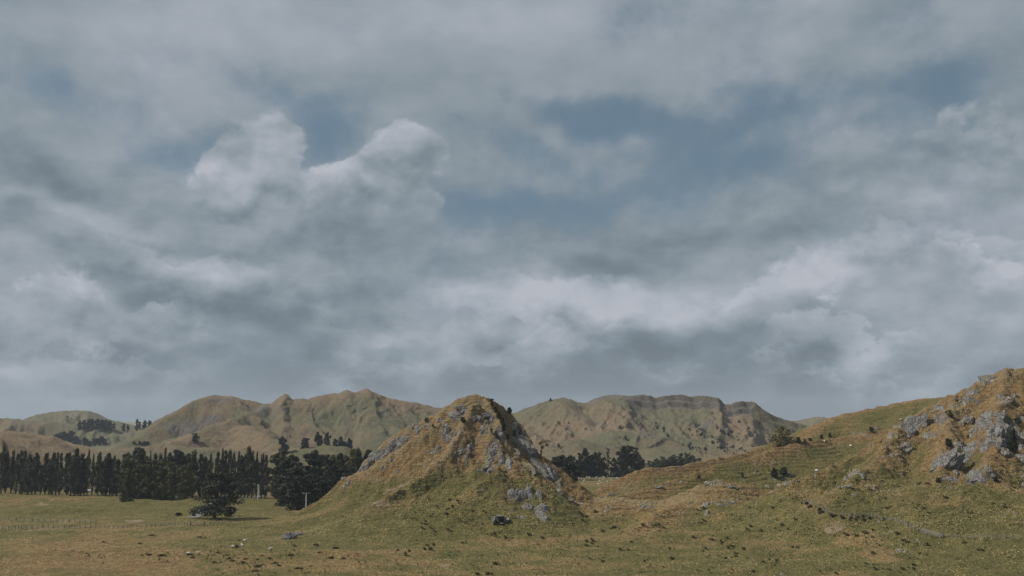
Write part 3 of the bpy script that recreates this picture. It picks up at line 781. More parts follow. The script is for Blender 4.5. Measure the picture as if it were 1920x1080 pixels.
outcrop('pale flat stones in the grass below the mossy crag', [(1582, 912, 22, 4, -6), (1595, 910, 10, 3, 0), (1665, 919, 9, 3, 0), (1683, 921, 10, 3, 0), (1775, 916, 6, 4, 0)], 390, thick=.3)
outcrop('large pale boulder lying on the open left foot of the hill', [(545, 1010, 25, 16, -8), (561, 1003, 20, 9, -8), (588, 1000, 7, 4, 0)], 300, cat='boulder', name='boulder', thick=.8, bare=True, sink=.0, steep=40)
outcrop('small pale boulder in the grass below the fence', [(1690, 1035, 16, 11, -30)], 280, cat='boulder', thick=.6)
outcrop('pale stone sticking from the grass just under the fence corner', [(1672, 997, 7, 5, 0)], 280, cat='boulder', thick=.6)
outcrop('pale stone at the bottom edge of the picture', [(1466, 1078, 12, 6, 0)], 260, cat='boulder', thick=.6)
outcrop('bare rock at the top of the clay slip', [(1572, 984, 18, 5, -8), (1556, 990, 9, 5, 0)], 300, thick=.4)
rsr = random.Random(12)
for i in range(46):
    x0, y0, x1, y1, rm = rsr.choice([(1480, 900, 1920, 990, 390), (1440, 880, 1700, 930, 395), (640, 850, 860, 900, 425), (880, 900, 1060, 990, 400), (1060, 930, 1400, 965, 400), (1640, 780, 1910, 880, 395), (1000, 1000, 1900, 1075, 270)])
    px, py = rsr.uniform(x0, x1), rsr.uniform(y0, y1); s_ = rsr.uniform(2.5, 5.5)
    outcrop('small pale stone half buried in the hill grass', [(px, py, s_ * 1.3, s_, rsr.uniform(-30, 30))], rm, cat='stone', group='small stones half buried in the grass', name='stone', thick=.5)


rock = np.clip(rock, 0, 1)

# ---------------------------------------------------------------- materials
def mat_new(name):
    m = bpy.data.materials.new(name)
    m.use_nodes = True
    t = m.node_tree
    b = t.nodes['Principled BSDF']
    return m, NT(t), b


def bump(n, b, h, strength, dist):
    bp = n.add('ShaderNodeBump')
    bp.inputs['Strength'].default_value = strength
    bp.inputs['Distance'].default_value = dist
    n.l.new(h, bp.inputs['Height'])
    n.l.new(bp.outputs[0], b.inputs['Normal'])


def rock_color(n, pos, s=1.0):
    a = n.noise(pos, 0.35 * s, 6, 0.6)
    b = n.noise(n.vmath('ADD', pos, (13, 5, 2)), 1.4 * s, 6, 0.65)
    st = n.noise(n.mapping(pos, scale=(1.0, 1.0, 0.25)), 1.1 * s, 5, 0.6)
    c = n.mix(n.ramp(a, 0.35, 0.65), (0.160, 0.145, 0.130), (0.29, 0.280, 0.262))
    c = n.mix(n.math('MULTIPLY', n.ramp(b, 0.5, 0.68), 0.75), c, (0.085, 0.08, 0.07))
    c = n.mix(n.math('MULTIPLY', n.ramp(st, 0.55, 0.72), 0.55), c, (0.20, 0.145, 0.095))
    c = n.mix(n.math('MULTIPLY', n.ramp(n.noise(pos, 2.6 * s, 3, .6), 0.58, 0.68), 0.55), c, (0.46, 0.47, 0.45))
    return c


def make_ground_mat():
    m, n, b = mat_new('pasture')
    pos = n.add('ShaderNodeNewGeometry').outputs['Position']

    def attr(nm):
        a = n.add('ShaderNodeAttribute', attribute_name=nm)
        return a.outputs['Fac']
    dryA, rockA, dirtA, farA = attr('dry'), attr('rock'), attr('dirt'), attr('far')
    n7 = n.noise(pos, 0.16, 5, 0.6)
    n2 = n.noise(n.vmath('ADD', pos, (31, 7, 0)), 0.55, 5, 0.62)
    n05 = n.noise(n.vmath('ADD', pos, (3, 17, 0)), 2.3, 4, 0.6)
    # streaks lying along the contour
    cont = n.noise(n.mapping(pos, scale=(0.16, 0.16, 1.6)), 1.0, 5, 0.62, 0.4)
    blades = n.noise(n.mapping(pos, scale=(0.9, 0.35, 1.4)), 1.5, 4, 0.65)
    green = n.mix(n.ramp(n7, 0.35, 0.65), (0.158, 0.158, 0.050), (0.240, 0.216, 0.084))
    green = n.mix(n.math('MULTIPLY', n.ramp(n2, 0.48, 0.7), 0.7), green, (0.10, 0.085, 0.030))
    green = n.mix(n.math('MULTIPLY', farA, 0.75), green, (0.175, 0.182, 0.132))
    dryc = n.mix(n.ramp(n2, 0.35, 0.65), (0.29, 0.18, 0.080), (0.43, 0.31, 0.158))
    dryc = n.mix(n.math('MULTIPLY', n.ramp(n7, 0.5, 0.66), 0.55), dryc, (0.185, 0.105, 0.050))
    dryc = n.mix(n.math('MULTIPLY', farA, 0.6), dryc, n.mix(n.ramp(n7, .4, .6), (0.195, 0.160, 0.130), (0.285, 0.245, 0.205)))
    f = n.math('ADD', dryA, n.math('MULTIPLY', n.math('SUBTRACT', cont, 0.5), 1.3))
    f = n.math('ADD', f, n.math('MULTIPLY', n.math('SUBTRACT', n2, 0.5), 0.8))
    f = n.ramp(f, 0.18, 0.82)
    dryc = n.mix(n.math('MULTIPLY', n.ramp(n.math('ADD', dryA, n.math('MULTIPLY', n.math('SUBTRACT', n2, 0.5), 0.5)), 0.98, 1.3), 0.7), dryc, (0.43, 0.335, 0.20))
    col = n.mix(f, green, dryc)
    # tussock speckle
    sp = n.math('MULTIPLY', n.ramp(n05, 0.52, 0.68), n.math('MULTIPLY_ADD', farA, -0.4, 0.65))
    col = n.mix(sp, col, (0.055, 0.05, 0.022))
    lt = n.math('MULTIPLY', n.ramp(blades, 0.54, 0.7), 0.45)
    col = n.mix(lt, col, (0.42, 0.34, 0.19))
    dc = n.mix(n.ramp(n2, 0.4, 0.6), (0.33, 0.24, 0.165), (0.48, 0.38, 0.28))
    df = n.ramp(n.math('ADD', dirtA, n.math('MULTIPLY', n.math('SUBTRACT', n05, 0.5), 0.7)), 0.25, 0.65)
    col = n.mix(df, col, dc)
    rk = rock_color(n, pos)
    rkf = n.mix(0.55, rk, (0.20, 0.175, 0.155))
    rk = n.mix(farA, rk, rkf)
    rf = n.ramp(n.math('ADD', rockA, n.math('MULTIPLY', n.math('SUBTRACT', n2, 0.5), 1.2)), 0.35, 0.6)
    col = n.mix(rf, col, rk)
    col = n.mix(1.0, col, (0.82, 0.785, 0.70), 'MULTIPLY')
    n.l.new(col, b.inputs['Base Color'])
    b.inputs['Roughness'].default_value = 0.95
    b.inputs['Specular IOR Level'].default_value = 0.15
    h = n.math('ADD', n.math('MULTIPLY', n2, 0.8), n.math('ADD', n.math('MULTIPLY', n05, 0.5), n.math('MULTIPLY', cont, 0.9)))
    bump(n, b, h, 1.0, 3.2)
    return m


MAT_GROUND = make_ground_mat()


def make_rock_mat(name, s=1.0, mossy=0.5):
    m, n, b = mat_new(name)
    g = n.add('ShaderNodeNewGeometry')
    pos = g.outputs['Position']
    c = rock_color(n, pos, s)
    sep = n.add('ShaderNodeSeparateXYZ'); n.l.new(g.outputs['Normal'], sep.inputs[0])
    nn = n.noise(pos, 0.6, 5, 0.65)
    up = n.ramp(n.math('MULTIPLY_ADD', n.math('SUBTRACT', nn, 0.5), 1.6, sep.outputs[2]), 0.72, 0.95)
    grass = n.mix(n.ramp(nn, .4, .6), (0.30, 0.18, 0.075), (0.17, 0.16, 0.055))
    c = n.mix(n.math('MULTIPLY', up, mossy), c, grass)
    n.l.new(c, b.inputs['Base Color'])
    b.inputs['Roughness'].default_value = 0.9
    b.inputs['Specular IOR Level'].default_value = 0.2
    vor = n.add('ShaderNodeTexVoronoi', feature='DISTANCE_TO_EDGE')
    n.l.new(n.mapping(n.vmath('ADD', pos, n.vmath('SCALE', n.noise(pos, .5, 3, .5, color=True), scale=1.2)), scale=(1, 1, .55)), vor.inputs['Vector'])
    vor.inputs['Scale'].default_value = 0.42 * s
    crack = n.ramp(vor.outputs['Distance'], 0.0, 0.09)
    h = n.math('ADD', n.math('MULTIPLY', n.noise(pos, 0.9 * s, 7, 0.65), 1.6), n.math('MULTIPLY', crack, 0.5))
    bump(n, b, h, 1.0, 1.0)
    return m


MAT_ROCK = make_rock_mat('weathered_rock', 1.0, 0.85)
MAT_ROCK_BARE = make_rock_mat('bare_rock', 1.3, 0.2)


def leaf_mat(name, c1, c2, scale=0.35, trans=0.25):
    m, n, b = mat_new(name)
    pos = n.add('ShaderNodeNewGeometry').outputs['Position']
    oi = n.add('ShaderNodeObjectInfo').outputs['Random']
    f = n.ramp(n.noise(pos, scale, 4, 0.6), 0.35, 0.65)
    c = n.mix(f, c1, c2)
    c = n.mix(n.math('MULTIPLY', oi, 0.35), c, tuple(v * 1.7 for v in c2))
    n.l.new(c, b.inputs['Base Color'])
    b.inputs['Roughness'].default_value = 0.85
    b.inputs['Specular IOR Level'].default_value = 0.08
    return m


MAT_POPLAR = leaf_mat('poplar_leaves', (0.032, 0.039, 0.027), (0.088, 0.096, 0.060))
MAT_PINE = leaf_mat('pine_needles', (0.017, 0.022, 0.016), (0.042, 0.049, 0.030))
MAT_MACRO = leaf_mat('macrocarpa_leaves', (0.044, 0.047, 0.022), (0.115, 0.112, 0.050))
MAT_FARTREE = leaf_mat('far_tree_leaves', (0.024, 0.032, 0.026), (0.05, 0.06, 0.045))
MAT_BUSH = leaf_mat('bush_leaves', (0.020, 0.024, 0.012), (0.05, 0.05, 0.022), 1.0)
MAT_OLIVE = leaf_mat('olive_leaves', (0.060, 0.060, 0.022), (0.14, 0.12, 0.045))
MAT_RUSH = leaf_mat('rush_stems', (0.10, 0.105, 0.048), (0.19, 0.18, 0.08), 1.5)
MAT_GREENWOOD = leaf_mat('broadleaf_green', (0.038, 0.052, 0.030), (0.075, 0.092, 0.050))


def plain_mat(name, col, var=0.25, scale=3.0, rough=0.8):
    m, n, b = mat_new(name)
    pos = n.add('ShaderNodeNewGeometry').outputs['Position']
    f = n.noise(pos, scale, 4, 0.6)
    n.l.new(n.mix(f, tuple(c * (1 - var) for c in col), tuple(min(c * (1 + var), 1) for c in col)), b.inputs['Base Color'])
    b.inputs['Roughness'].default_value = rough
    return m


MAT_BARK = plain_mat('bark', (0.10, 0.085, 0.065), 0.4, 2.0, 0.9)
MAT_POST = plain_mat('weathered_timber', (0.20, 0.18, 0.15), 0.35, 6.0, 0.9)
MAT_WIRE = plain_mat('fence_wire', (0.22, 0.22, 0.22), 0.1, 2.0, 0.5)
MAT_CONCRETE = plain_mat('pale_concrete', (0.62, 0.63, 0.64), 0.15, 3.0, 0.8)
MAT_WHITE = plain_mat('white_paint', (0.72, 0.75, 0.80), 0.08, 2.0, 0.6)
MAT_WOOL = plain_mat('sheep_wool', (0.66, 0.62, 0.55), 0.15, 8.0, 0.95)
MAT_FACE = plain_mat('sheep_face', (0.30, 0.27, 0.23), 0.2, 8.0, 0.9)
MAT_ROAD = plain_mat('gravel_road', (0.15, 0.146, 0.14), 0.2, 0.6, 0.95)
MAT_GATE = plain_mat('galvanised_rail', (0.24, 0.245, 0.24), 0.15, 3.0, 0.6)


# ---------------------------------------------------------------- mesh helpers
def mesh_np(name, verts, faces, mats, smooth=False, mat_idx=None):
    """faces: (n, k) array"""
    me = bpy.data.meshes.new(name)
    verts = np.asarray(verts, dtype=np.float32); faces = np.asarray(faces, dtype=np.int32)
    k = faces.shape[1]
    me.vertices.add(len(verts)); me.vertices.foreach_set('co', verts.ravel())
    me.loops.add(faces.size); me.loops.foreach_set('vertex_index', faces.ravel())
    me.polygons.add(len(faces))
    me.polygons.foreach_set('loop_start', np.arange(len(faces), dtype=np.int32) * k)
    me.polygons.foreach_set('loop_total', np.full(len(faces), k, dtype=np.int32))
    if smooth:
        me.polygons.foreach_set('use_smooth', np.ones(len(faces), dtype=bool))
    if mat_idx is not None:
        me.polygons.foreach_set('material_index', np.asarray(mat_idx, dtype=np.int32))
    for m in (mats if isinstance(mats, (list, tuple)) else [mats]):
        me.materials.append(m)
    me.update(calc_edges=True)
    return me


def link(name, me, parent=None, loc=None, rot=None, scale=None):
    o = bpy.data.objects.new(name, me)
    C.objects.link(o)
    if parent is not None:
        o.parent = parent
    if loc is not None: o.location = loc
    if rot is not None: o.rotation_euler = rot
    if scale is not None: o.scale = scale
    return o


def tag(o, label=None, cat=None, group=None, kind=None):
    if label: o['label'] = label
    if cat: o['category'] = cat
    if group: o['group'] = group
    if kind: o['kind'] = kind
    return o


ORD = 'first second third fourth fifth sixth seventh eighth ninth tenth eleventh twelfth thirteenth fourteenth fifteenth sixteenth seventeenth eighteenth nineteenth twentieth'.split()


def ordinal(i):
    if i < 20: return ORD[i]
    tens = ['', '', 'twenty', 'thirty', 'forty', 'fifty', 'sixty', 'seventy', 'eighty', 'ninety']
    n = i + 1
    if n % 10 == 0: return {20: 'twentieth', 30: 'thirtieth', 40: 'fortieth', 50: 'fiftieth', 60: 'sixtieth', 70: 'seventieth', 80: 'eightieth'}[n]
    return tens[n // 10] + '-' + ORD[n % 10 - 1]


# ---------------------------------------------------------------- terrain meshes
def build_terrain():
    V = np.stack([GX, GY, GZ], -1)
    # vertex normals on the whole grid so that neighbouring objects meet without a seam
    dA = np.empty_like(V); dR = np.empty_like(V)
    dA[1:-1] = V[2:] - V[:-2]; dA[0] = V[1] - V[0]; dA[-1] = V[-1] - V[-2]
    dR[:, 1:-1] = V[:, 2:] - V[:, :-2]; dR[:, 0] = V[:, 1] - V[:, 0]; dR[:, -1] = V[:, -1] - V[:, -2]
    N = np.cross(dA, dR); N /= np.linalg.norm(N, axis=-1, keepdims=True)
    N *= np.sign(N[..., 2:3])
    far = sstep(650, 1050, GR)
    idx = np.arange(NAZ * NR).reshape(NAZ, NR)
    quads = np.stack([idx[:-1, :-1], idx[1:, :-1], idx[1:, 1:], idx[:-1, 1:]], -1).reshape(-1, 4)
    # owner of each face, cleaned of stray pixels by a majority of the corners
    own = GOWN.copy()
    for _ in range(3):
        sm = np.zeros((len(HILLS) + 1,) + own.shape, dtype=np.int8)
        for k in range(-1, len(HILLS)):
            e = (own == k).astype(np.int8)
            s = e.copy()
            s[1:] += e[:-1]; s[:-1] += e[1:]; s[:, 1:] += e[:, :-1]; s[:, :-1] += e[:, 1:]
            sm[k + 1] = s
        own = sm.argmax(0) - 1
    fo = own[:-1, :-1].reshape(-1)
    flatV = V.reshape(-1, 3); flatN = N.reshape(-1, 3)
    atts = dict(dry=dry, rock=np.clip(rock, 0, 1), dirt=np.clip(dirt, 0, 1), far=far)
    for k in range(-1, len(HILLS)):
        q = quads[fo == k]
        if len(q) == 0: continue
        u, inv = np.unique(q, return_inverse=True)
        name = 'ground' if k < 0 else HILLS[k]
        me = mesh_np(name, flatV[u], inv.reshape(-1, 4), MAT_GROUND, True)
        for an, arr in atts.items():
            a = me.attributes.new(an, 'FLOAT', 'POINT')
            a.data.foreach_set('value', arr.reshape(-1)[u].astype(np.float32))
        me.normals_split_custom_set_from_vertices(flatN[u].astype(np.float32))
        o = link(name, me)
        tag(o, kind='structure')
    # the land outside the picture and right under the viewpoint, coarser
    vs, fs = [], []
    az = np.linspace(0, 2 * np.pi, 145)
    rr = np.array([0.5, 30, 80, 140, 200, 241, 300, 360, 430, 500, 600, 750, 900, 1200, 1600, 2200, 3000, 3390, 5000, 8000, 14000, 30000])
    A2, R2 = np.meshgrid(az, rr, indexing='ij')
    X2, Y2 = np.sin(A2) * R2, np.cos(A2) * R2
    Z2 = height(X2, Y2) 
    inside = (np.abs(((A2 + np.pi) % (2 * np.pi)) - np.pi) < R(35.9)) & (R2 > 240) & (R2 < 3390)
    Z2 = Z2 - np.where((R2 > 3000), 0.0, 0.5)
    id2 = np.arange(A2.size).reshape(A2.shape)
    q2 = []
    for i in range(len(az) - 1):
        for j in range(len(rr) - 1):
            c = [id2[i, j], id2[i + 1, j], id2[i + 1, j + 1], id2[i, j + 1]]
            am = (az[i] + az[i + 1]) / 2
            am = (am + np.pi) % (2 * np.pi) - np.pi
            rm = (rr[j] + rr[j + 1]) / 2
            if abs(am) < R(35.0) and 241 < rm < 3390:
                continue
            q2.append(c)
    V2 = np.stack([X2, Y2, Z2], -1).reshape(-1, 3)
    q2 = np.array(q2)
    me = mesh_np('land', V2, q2, MAT_GROUND, True)
    d2 = np.full(len(V2), 0.4, dtype=np.float32)
    for an in ('dry', 'rock', 'dirt', 'far'):
        a = me.attributes.new(an, 'FLOAT', 'POINT')
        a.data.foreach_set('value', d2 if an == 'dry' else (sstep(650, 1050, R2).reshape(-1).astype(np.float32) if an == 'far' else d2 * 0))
    tag(link('land', me), kind='structure')


build_terrain()
#@@OBJECTS

# ================================================================ OBJECTS
from mathutils import noise as mnoise


def quads_at(ctr, nrm, size, jit, rs):
    """bent leaf sprays: one quad at every centre, facing roughly along nrm"""
    n_ = len(ctr)
    nrm = nrm + rs.normal(0, jit, nrm.shape)
    nrm /= np.linalg.norm(nrm, axis=1, keepdims=True) + 1e-9
    ref = rs.normal(0, 1, nrm.shape)
    u = np.cross(nrm, ref); u /= np.linalg.norm(u, axis=1, keepdims=True) + 1e-9
    v = np.cross(nrm, u)
    sz = (size * rs.uniform(0.55, 1.3, n_))[:, None]
    as_ = rs.uniform(0.45, 1.0, n_)[:, None]
    p = np.stack([ctr - u * sz * .5 - v * sz * as_ * .35, ctr + u * sz * .5 - v * sz * as_ * .5, ctr + u * sz * .38 + v * sz * as_ * .5, ctr - u * sz * .5 + v * sz * as_ * .4], 1)
    return p.reshape(-1, 3), np.arange(n_ * 4).reshape(-1, 4)


def clumps_mesh(name, clumps, per, size, mat, rs, jit=0.6, zfloor=None):
    cs, ns = [], []
    for (c, rad) in clumps:
        d = rs.normal(0, 1, (per, 3)); d /= np.linalg.norm(d, axis=1, keepdims=True)
        rr_ = rs.uniform(0.45, 1.05, (per, 1)) ** 0.6
        cs.append(np.array(c) + d * rr_ * np.array(rad)); ns.append(d)
    cs = np.concatenate(cs); ns = np.concatenate(ns)
    if zfloor is not None:
        k = cs[:, 2] > zfloor; cs, ns = cs[k], ns[k]
    v, f = quads_at(cs, ns, size, jit, rs)
    return mesh_np(name, v, f, mat)


def tube_mesh(name, paths, mat, sides=6):
    """paths: list of [(x, y, z, radius), ...]"""
    V, F = [], []
    for P in paths:
        P = [np.array(p, dtype=float) for p in P]
        b0 = len(V)
        for i, p in enumerate(P):
            q = P[min(i + 1, len(P) - 1)][:3] - P[max(i - 1, 0)][:3]
            q = q / (np.linalg.norm(q) + 1e-9)
            a = np.array((1.0, 0, 0)) if abs(q[0]) < 0.8 else np.array((0, 1.0, 0))
            u = np.cross(q, a); u /= np.linalg.norm(u); w_ = np.cross(q, u)
            for k in range(sides):
                t_ = 2 * math.pi * k / sides
                V.append(p[:3] + (u * math.cos(t_) + w_ * math.sin(t_)) * p[3])
        for i in range(len(P) - 1):
            for k in range(sides):
                a0 = b0 + i * sides + k; a1 = b0 + i * sides + (k + 1) % sides
                F.append((a0, a1, a1 + sides, a0 + sides))
    return mesh_np(name, V, F, mat, True)


def box_verts(cx, cy, cz, sx, sy, sz):
    return [(cx + i * sx / 2, cy + j * sy / 2, cz + k * sz / 2) for k in (-1, 1) for j in (-1, 1) for i in (-1, 1)]


BOXF = [(0, 2, 3, 1), (4, 5, 7, 6), (0, 1, 5, 4), (2, 6, 7, 3), (0, 4, 6, 2), (1, 3, 7, 5)]


def boxes_mesh(name, boxes, mat):
    V, F = [], []
    for b in boxes:
        k = len(V); V += box_verts(*b); F += [tuple(i + k for i in f) for f in BOXF]
    return mesh_np(name, V, F, mat)


# ---------------------------------------------------------------- tree prototypes (crown, trunk) of unit-free real size
def poplar(seed):
    rs = np.random.default_rng(seed)
    h, R0 = 30.0, 2.5 * rs.uniform(0.85, 1.15)
    cl = []
    for k in range(64):
        t = rs.uniform(0.07, 0.97) if k > 12 else rs.uniform(0.6, 1.0)
        prof = R0 * min(1.0, (t / 0.22) ** 0.5) * (1 - max(0, t - 0.45) / 0.58) ** 0.5 * (0.9 + 0.25 * math.sin(t * 19 + seed))
        a = rs.uniform(0, 2 * math.pi); q = prof * rs.uniform(0.35, 0.85)
        cl.append(((math.cos(a) * q, math.sin(a) * q, t * h), (max(prof * .42, .35), max(prof * .42, .35), rs.uniform(1.3, 2.6))))
    cr = clumps_mesh('poplar_crown', cl, 44, 0.62, MAT_POPLAR, rs)
    br = [[(0, 0, -1, .45), (0, 0, 4, .38), (0.1, 0, 14, .22), (0, 0, 26, .06)]]
    for k in range(7):
        a = rs.uniform(0, 6.28); z0 = rs.uniform(3, 12)
        br.append([(0, 0, z0, .12), (math.cos(a) * 1.2, math.sin(a) * 1.2, z0 + 3, .09), (math.cos(a) * 1.6, math.sin(a) * 1.6, z0 + 8, .04)])
    return cr, tube_mesh('poplar_trunk', br, MAT_BARK), h, R0 * 2


def broad(seed, mat, lobes=40, per=85, size=0.75, low=0.08, irregular=0.25, h=22.0, Rw=9.0, flat=1.0, core=True):
    rs = np.random.default_rng(seed)
    cl = []
    for k in range(lobes):
        t = rs.uniform(low, 0.93)
        prof = Rw * max(0.04, 1 - (abs(t - 0.38) / 0.63) ** 2.2) ** 0.62 * (1 + irregular * math.sin(3 * t * 6.28 + seed) * .4)
        a = rs.uniform(0, 2 * math.pi); q = prof * rs.uniform(0.25, 0.86)
        rr_ = rs.uniform(0.24, 0.40) * Rw * (1 - 0.55 * t)
        cl.append(((math.cos(a) * q * .9, math.sin(a) * q * .9, t * h), (rr_, rr_, min(rr_ * 0.72 * flat, h * .16))))
    for k in range(5 if core else 0):
        cl.append(((rs.normal(0, .12) * Rw, rs.normal(0, .12) * Rw, h * (.22 + .12 * k)), (Rw * (.6 - .09 * k), Rw * (.6 - .09 * k), h * .11)))
    cr = clumps_mesh('tree_crown', cl, per, size, mat, rs)
    br = [[(0, 0, -1.5, .05 * Rw + .2), (0.2, 0, h * .2, .045 * Rw + .12), (0, .3, h * .55, .03 * Rw), (0.3, 0, h * .85, .05)]]
    for k in range(9):
        a = rs.uniform(0, 6.28); z0 = h * rs.uniform(0.12, 0.55); q = Rw * rs.uniform(0.5, 0.85)
        br.append([(0, 0, z0, .025 * Rw), (math.cos(a) * q * .5, math.sin(a) * q * .5, z0 + h * .08, .018 * Rw), (math.cos(a) * q, math.sin(a) * q, z0 + h * .2, .05)])
    return cr, tube_mesh('tree_trunk', br, MAT_BARK), h, Rw * 2


POPS = [poplar(100 + i) for i in range(5)]
MACROS = [broad(200 + i, MAT_MACRO, 58, 125, 0.75, 0.02, 0.3) for i in range(3)]
PINES = [broad(300 + i, MAT_PINE, 52, 120, 0.75, 0.03, 0.5, flat=.8) for i in range(4)]
LONEPINE = broad(340, MAT_PINE, 70, 130, 0.62, 0.12, 0.4, h=22, Rw=12, flat=.7)
TALLPINE = [broad(350 + i, MAT_PINE, 30, 80, 0.62, 0.25, 0.8, h=26, Rw=4.0, flat=.7) for i in range(3)]
FARROUND = [broad(400 + i, MAT_FARTREE, 26, 70, 1.25, 0.05, 0.2, h=14, Rw=7) for i in range(3)]
GREENS = [broad(420 + i, MAT_GREENWOOD, 30, 70, 0.85, 0.04, 0.25, h=14, Rw=9) for i in range(2)]
OLIVE = broad(440, MAT_OLIVE, 40, 90, 0.42, 0.05, 0.5, h=9, Rw=6)
BUSHES = [broad(460 + i, MAT_BUSH, 16, 46, 0.36, 0.1, 0.4, h=3.0, Rw=1.9) for i in range(3)]


def place_tree(name, proto, label, cat, px, base, top, wpx, group=None, r=None, rmin=250, lean=0.0):
    cr, tr, h, w = proto
    if r is not None:
        X, Y, _ = at(px, base, r)
        p = Vector((X, Y, ground_z(X, Y)))
    else:
        p = hit(px, base, rmin)
    rng_ = math.hypot(p.x, p.y)
    zt = at(px, top, rng_)[2]
    hh = max(zt - p.z, 1.0)
    e = bpy.data.objects.new(name, None); C.objects.link(e)
    e.location = p
    sw = (wpx * rng_ / FPX) / w if wpx else hh / h
    e.scale = (sw, sw, hh / h * 0.97)
    e.rotation_euler = (0, lean, random.uniform(0, 6.28) if not lean else 0)
    tag(e, label, cat, group)
    link('crown', cr, e); link('trunk', tr, e)
    return e


# --- the row of poplars across the paddock
pop = [(3, 840), (11, 848), (22, 842), (30, 846), (41, 868), (52, 857), (61, 862), (67, 845), (76, 878), (84, 847), (92, 862), (98, 846), (104, 848), (112, 845), (126, 843), (132, 856), (140, 840),
       (147, 860), (151, 844), (158, 854), (164, 848), (173, 853), (184, 846), (191, 858), (199, 850), (206, 862), (212, 856), (219, 858), (229, 850), (236, 842), (247, 846), (258, 848), (268, 850), (280, 846), (288, 852), (298, 856),
       (307, 838), (315, 850), (324, 852), (334, 848), (343, 851), (352, 850), (361, 845), (374, 847), (383, 852), (394, 853), (405, 846), (414, 840), (421, 848), (428, 841), (437, 846), (445, 845), (452, 847), (458, 845), (465, 839), (472, 841), (480, 845), (489, 846), (497, 848)]
for i, (px, top) in enumerate(pop):
    base = 911 + px / 190.0 * 9 if px < 190 else 920 + (px - 190) / 300.0 * 10
    w = 17.0 if px < 400 else 13.5
    if px in (173, 104, 280): w = 8
    r = 45.0 / math.tan(math.atan((base - 540) / FPX) - PITCH)
    place_tree('poplar_tree', POPS[i % 5], 'tall narrow dark poplar, %s from the left edge in the long poplar row' % ordinal(i), 'tree', px + random.uniform(-1, 1), base, top + random.uniform(-6, 8), w * random.uniform(.6, 1.35),
               'poplars in the long row across the left paddock', r=r)
# --- round trees behind the poplars
for i, (px, top, w) in enumerate([(10, 868, 30), (41, 842, 24), (60, 872, 26), (85, 866, 24), (110, 870, 26), (128, 862, 20), (150, 868, 28), (178, 870, 24), (204, 846, 26), (222, 862, 24), (258, 836, 36), (300, 862, 30),
                                  (330, 840, 34), (350, 848, 30), (385, 866, 26), (480, 862, 26)]):
    place_tree('broadleaf_tree', FARROUND[i % 3], 'round bluish dark tree just behind the poplar row, %s from the left' % ordinal(i), 'tree', px, 903, top, w, 'round trees behind the poplar row', r=770)
# --- macrocarpas in front of the row
for i, (px, base, top, w) in enumerate([(243, 919, 848, 44), (262, 920, 843, 50), (283, 922, 856, 46), (303, 924, 860, 44), (322, 926, 862, 44), (345, 926, 868, 40), (238, 918, 880, 30)]):
    place_tree('macrocarpa_tree', MACROS[i % 3], 'dense olive-green evergreen in the big clump before the poplars, %s from its left' % ordinal((1, 2, 3, 4, 5, 6, 0)[i]), 'tree', px, base, top, w, 'evergreens in the big clump on the left', r=640 - i * 6)
place_tree('pine_tree', LONEPINE, 'lone spreading dark pine standing beside the pale gravel road', 'tree', 403, 961, 880, 100, r=500)
place_tree('shrub', BUSHES[0], 'dark rounded shrub at the foot of the lone spreading pine', 'shrub', 432, 968, 949, 27)
place_tree('shrub', BUSHES[1], 'low reddish dark shrub in the field left of the gravel road', 'shrub', 334, 967, 960, 15)
place_tree('shrub', BUSHES[2], 'small dark shrub at the left verge of the gravel road', 'shrub', 363, 968, 961, 9)
CW = (521, 528, 548, 566, 590, 612, 628, 640, 664, 686, 704, 536, 600, 655)
for i, (px, base, top, w, r) in enumerate([(521, 932, 842, 34, 640), (528, 934, 838, 48, 630), (548, 936, 850, 50, 600), (566, 948, 862, 78, 545), (590, 940, 838, 50, 600), (612, 935, 846, 52, 600), (628, 940, 866, 60, 560), (640, 930, 838, 44, 610),
                                           (664, 925, 834, 46, 600), (686, 920, 836, 44, 600), (704, 915, 845, 30, 610), (536, 945, 890, 40, 560), (600, 948, 890, 50, 535), (655, 930, 868, 50, 570)]):
    place_tree('pine_tree', PINES[i % 4] if i not in (1, 5, 8) else MACROS[i % 3], 'dark dense conifer in the wood left of the rocky hill, %s counted from the left' % ordinal(sorted(CW).index(px)), 'tree', px, base, top, w * 1.3, 'conifers in the wood left of the rocky hill', r=r)
for i, (px, top, w, txt) in enumerate([(535, 816, 22, 'leaning dark tree on the skyline of the little knoll above the conifers'), (572, 820, 24, 'dome shaped dark tree on the little knoll above the conifers'), (597, 808, 18, 'left tree of the touching grey-green pair behind the knoll'),
                                       (614, 809, 17, 'right tree of the touching grey-green pair behind the knoll'), (628, 821, 16, 'small dark tree right of the grey-green pair'), (641, 816, 22, 'grey-green tree with a rounded top behind the conifer wood'), (655, 819, 18, 'rightmost rounded tree behind the conifer wood')]):
    place_tree('broadleaf_tree', FARROUND[i % 3], txt, 'tree', px, 838, top, w, 'trees on and behind the little knoll', r=955 + i * 12, lean=(-0.25 if i == 0 else 0))
place_tree('broadleaf_tree', FARROUND[1], 'single dark bushy tree half way up the brown range', 'tree', 366, 829, 811, 18, rmin=900)
for i, px in enumerate((252, 262, 270, 276)):
    place_tree('shrub', FARROUND[i % 3], 'low scrub bush on the lower flank of the brown range', 'shrub', px, 833, 827, 9, 'scrub bushes low on the brown range', rmin=900)
far_left = [(108, 829, 812, 22), (118, 830, 808, 20), (130, 832, 806, 26), (141, 834, 816, 18), (149, 835, 824, 12), (160, 836, 818, 14), (168, 837, 826, 12), (177, 836, 821, 14), (187, 835, 817, 22), (197, 834, 822, 14)]
for i, (px, b, t_, w) in enumerate(far_left):
    place_tree('broadleaf_tree', FARROUND[i % 3], 'dark tree in the copse on the far green slope, %s from its left' % ordinal(i), 'tree', px, b, t_, w, 'copse on the far green slope', rmin=1300)
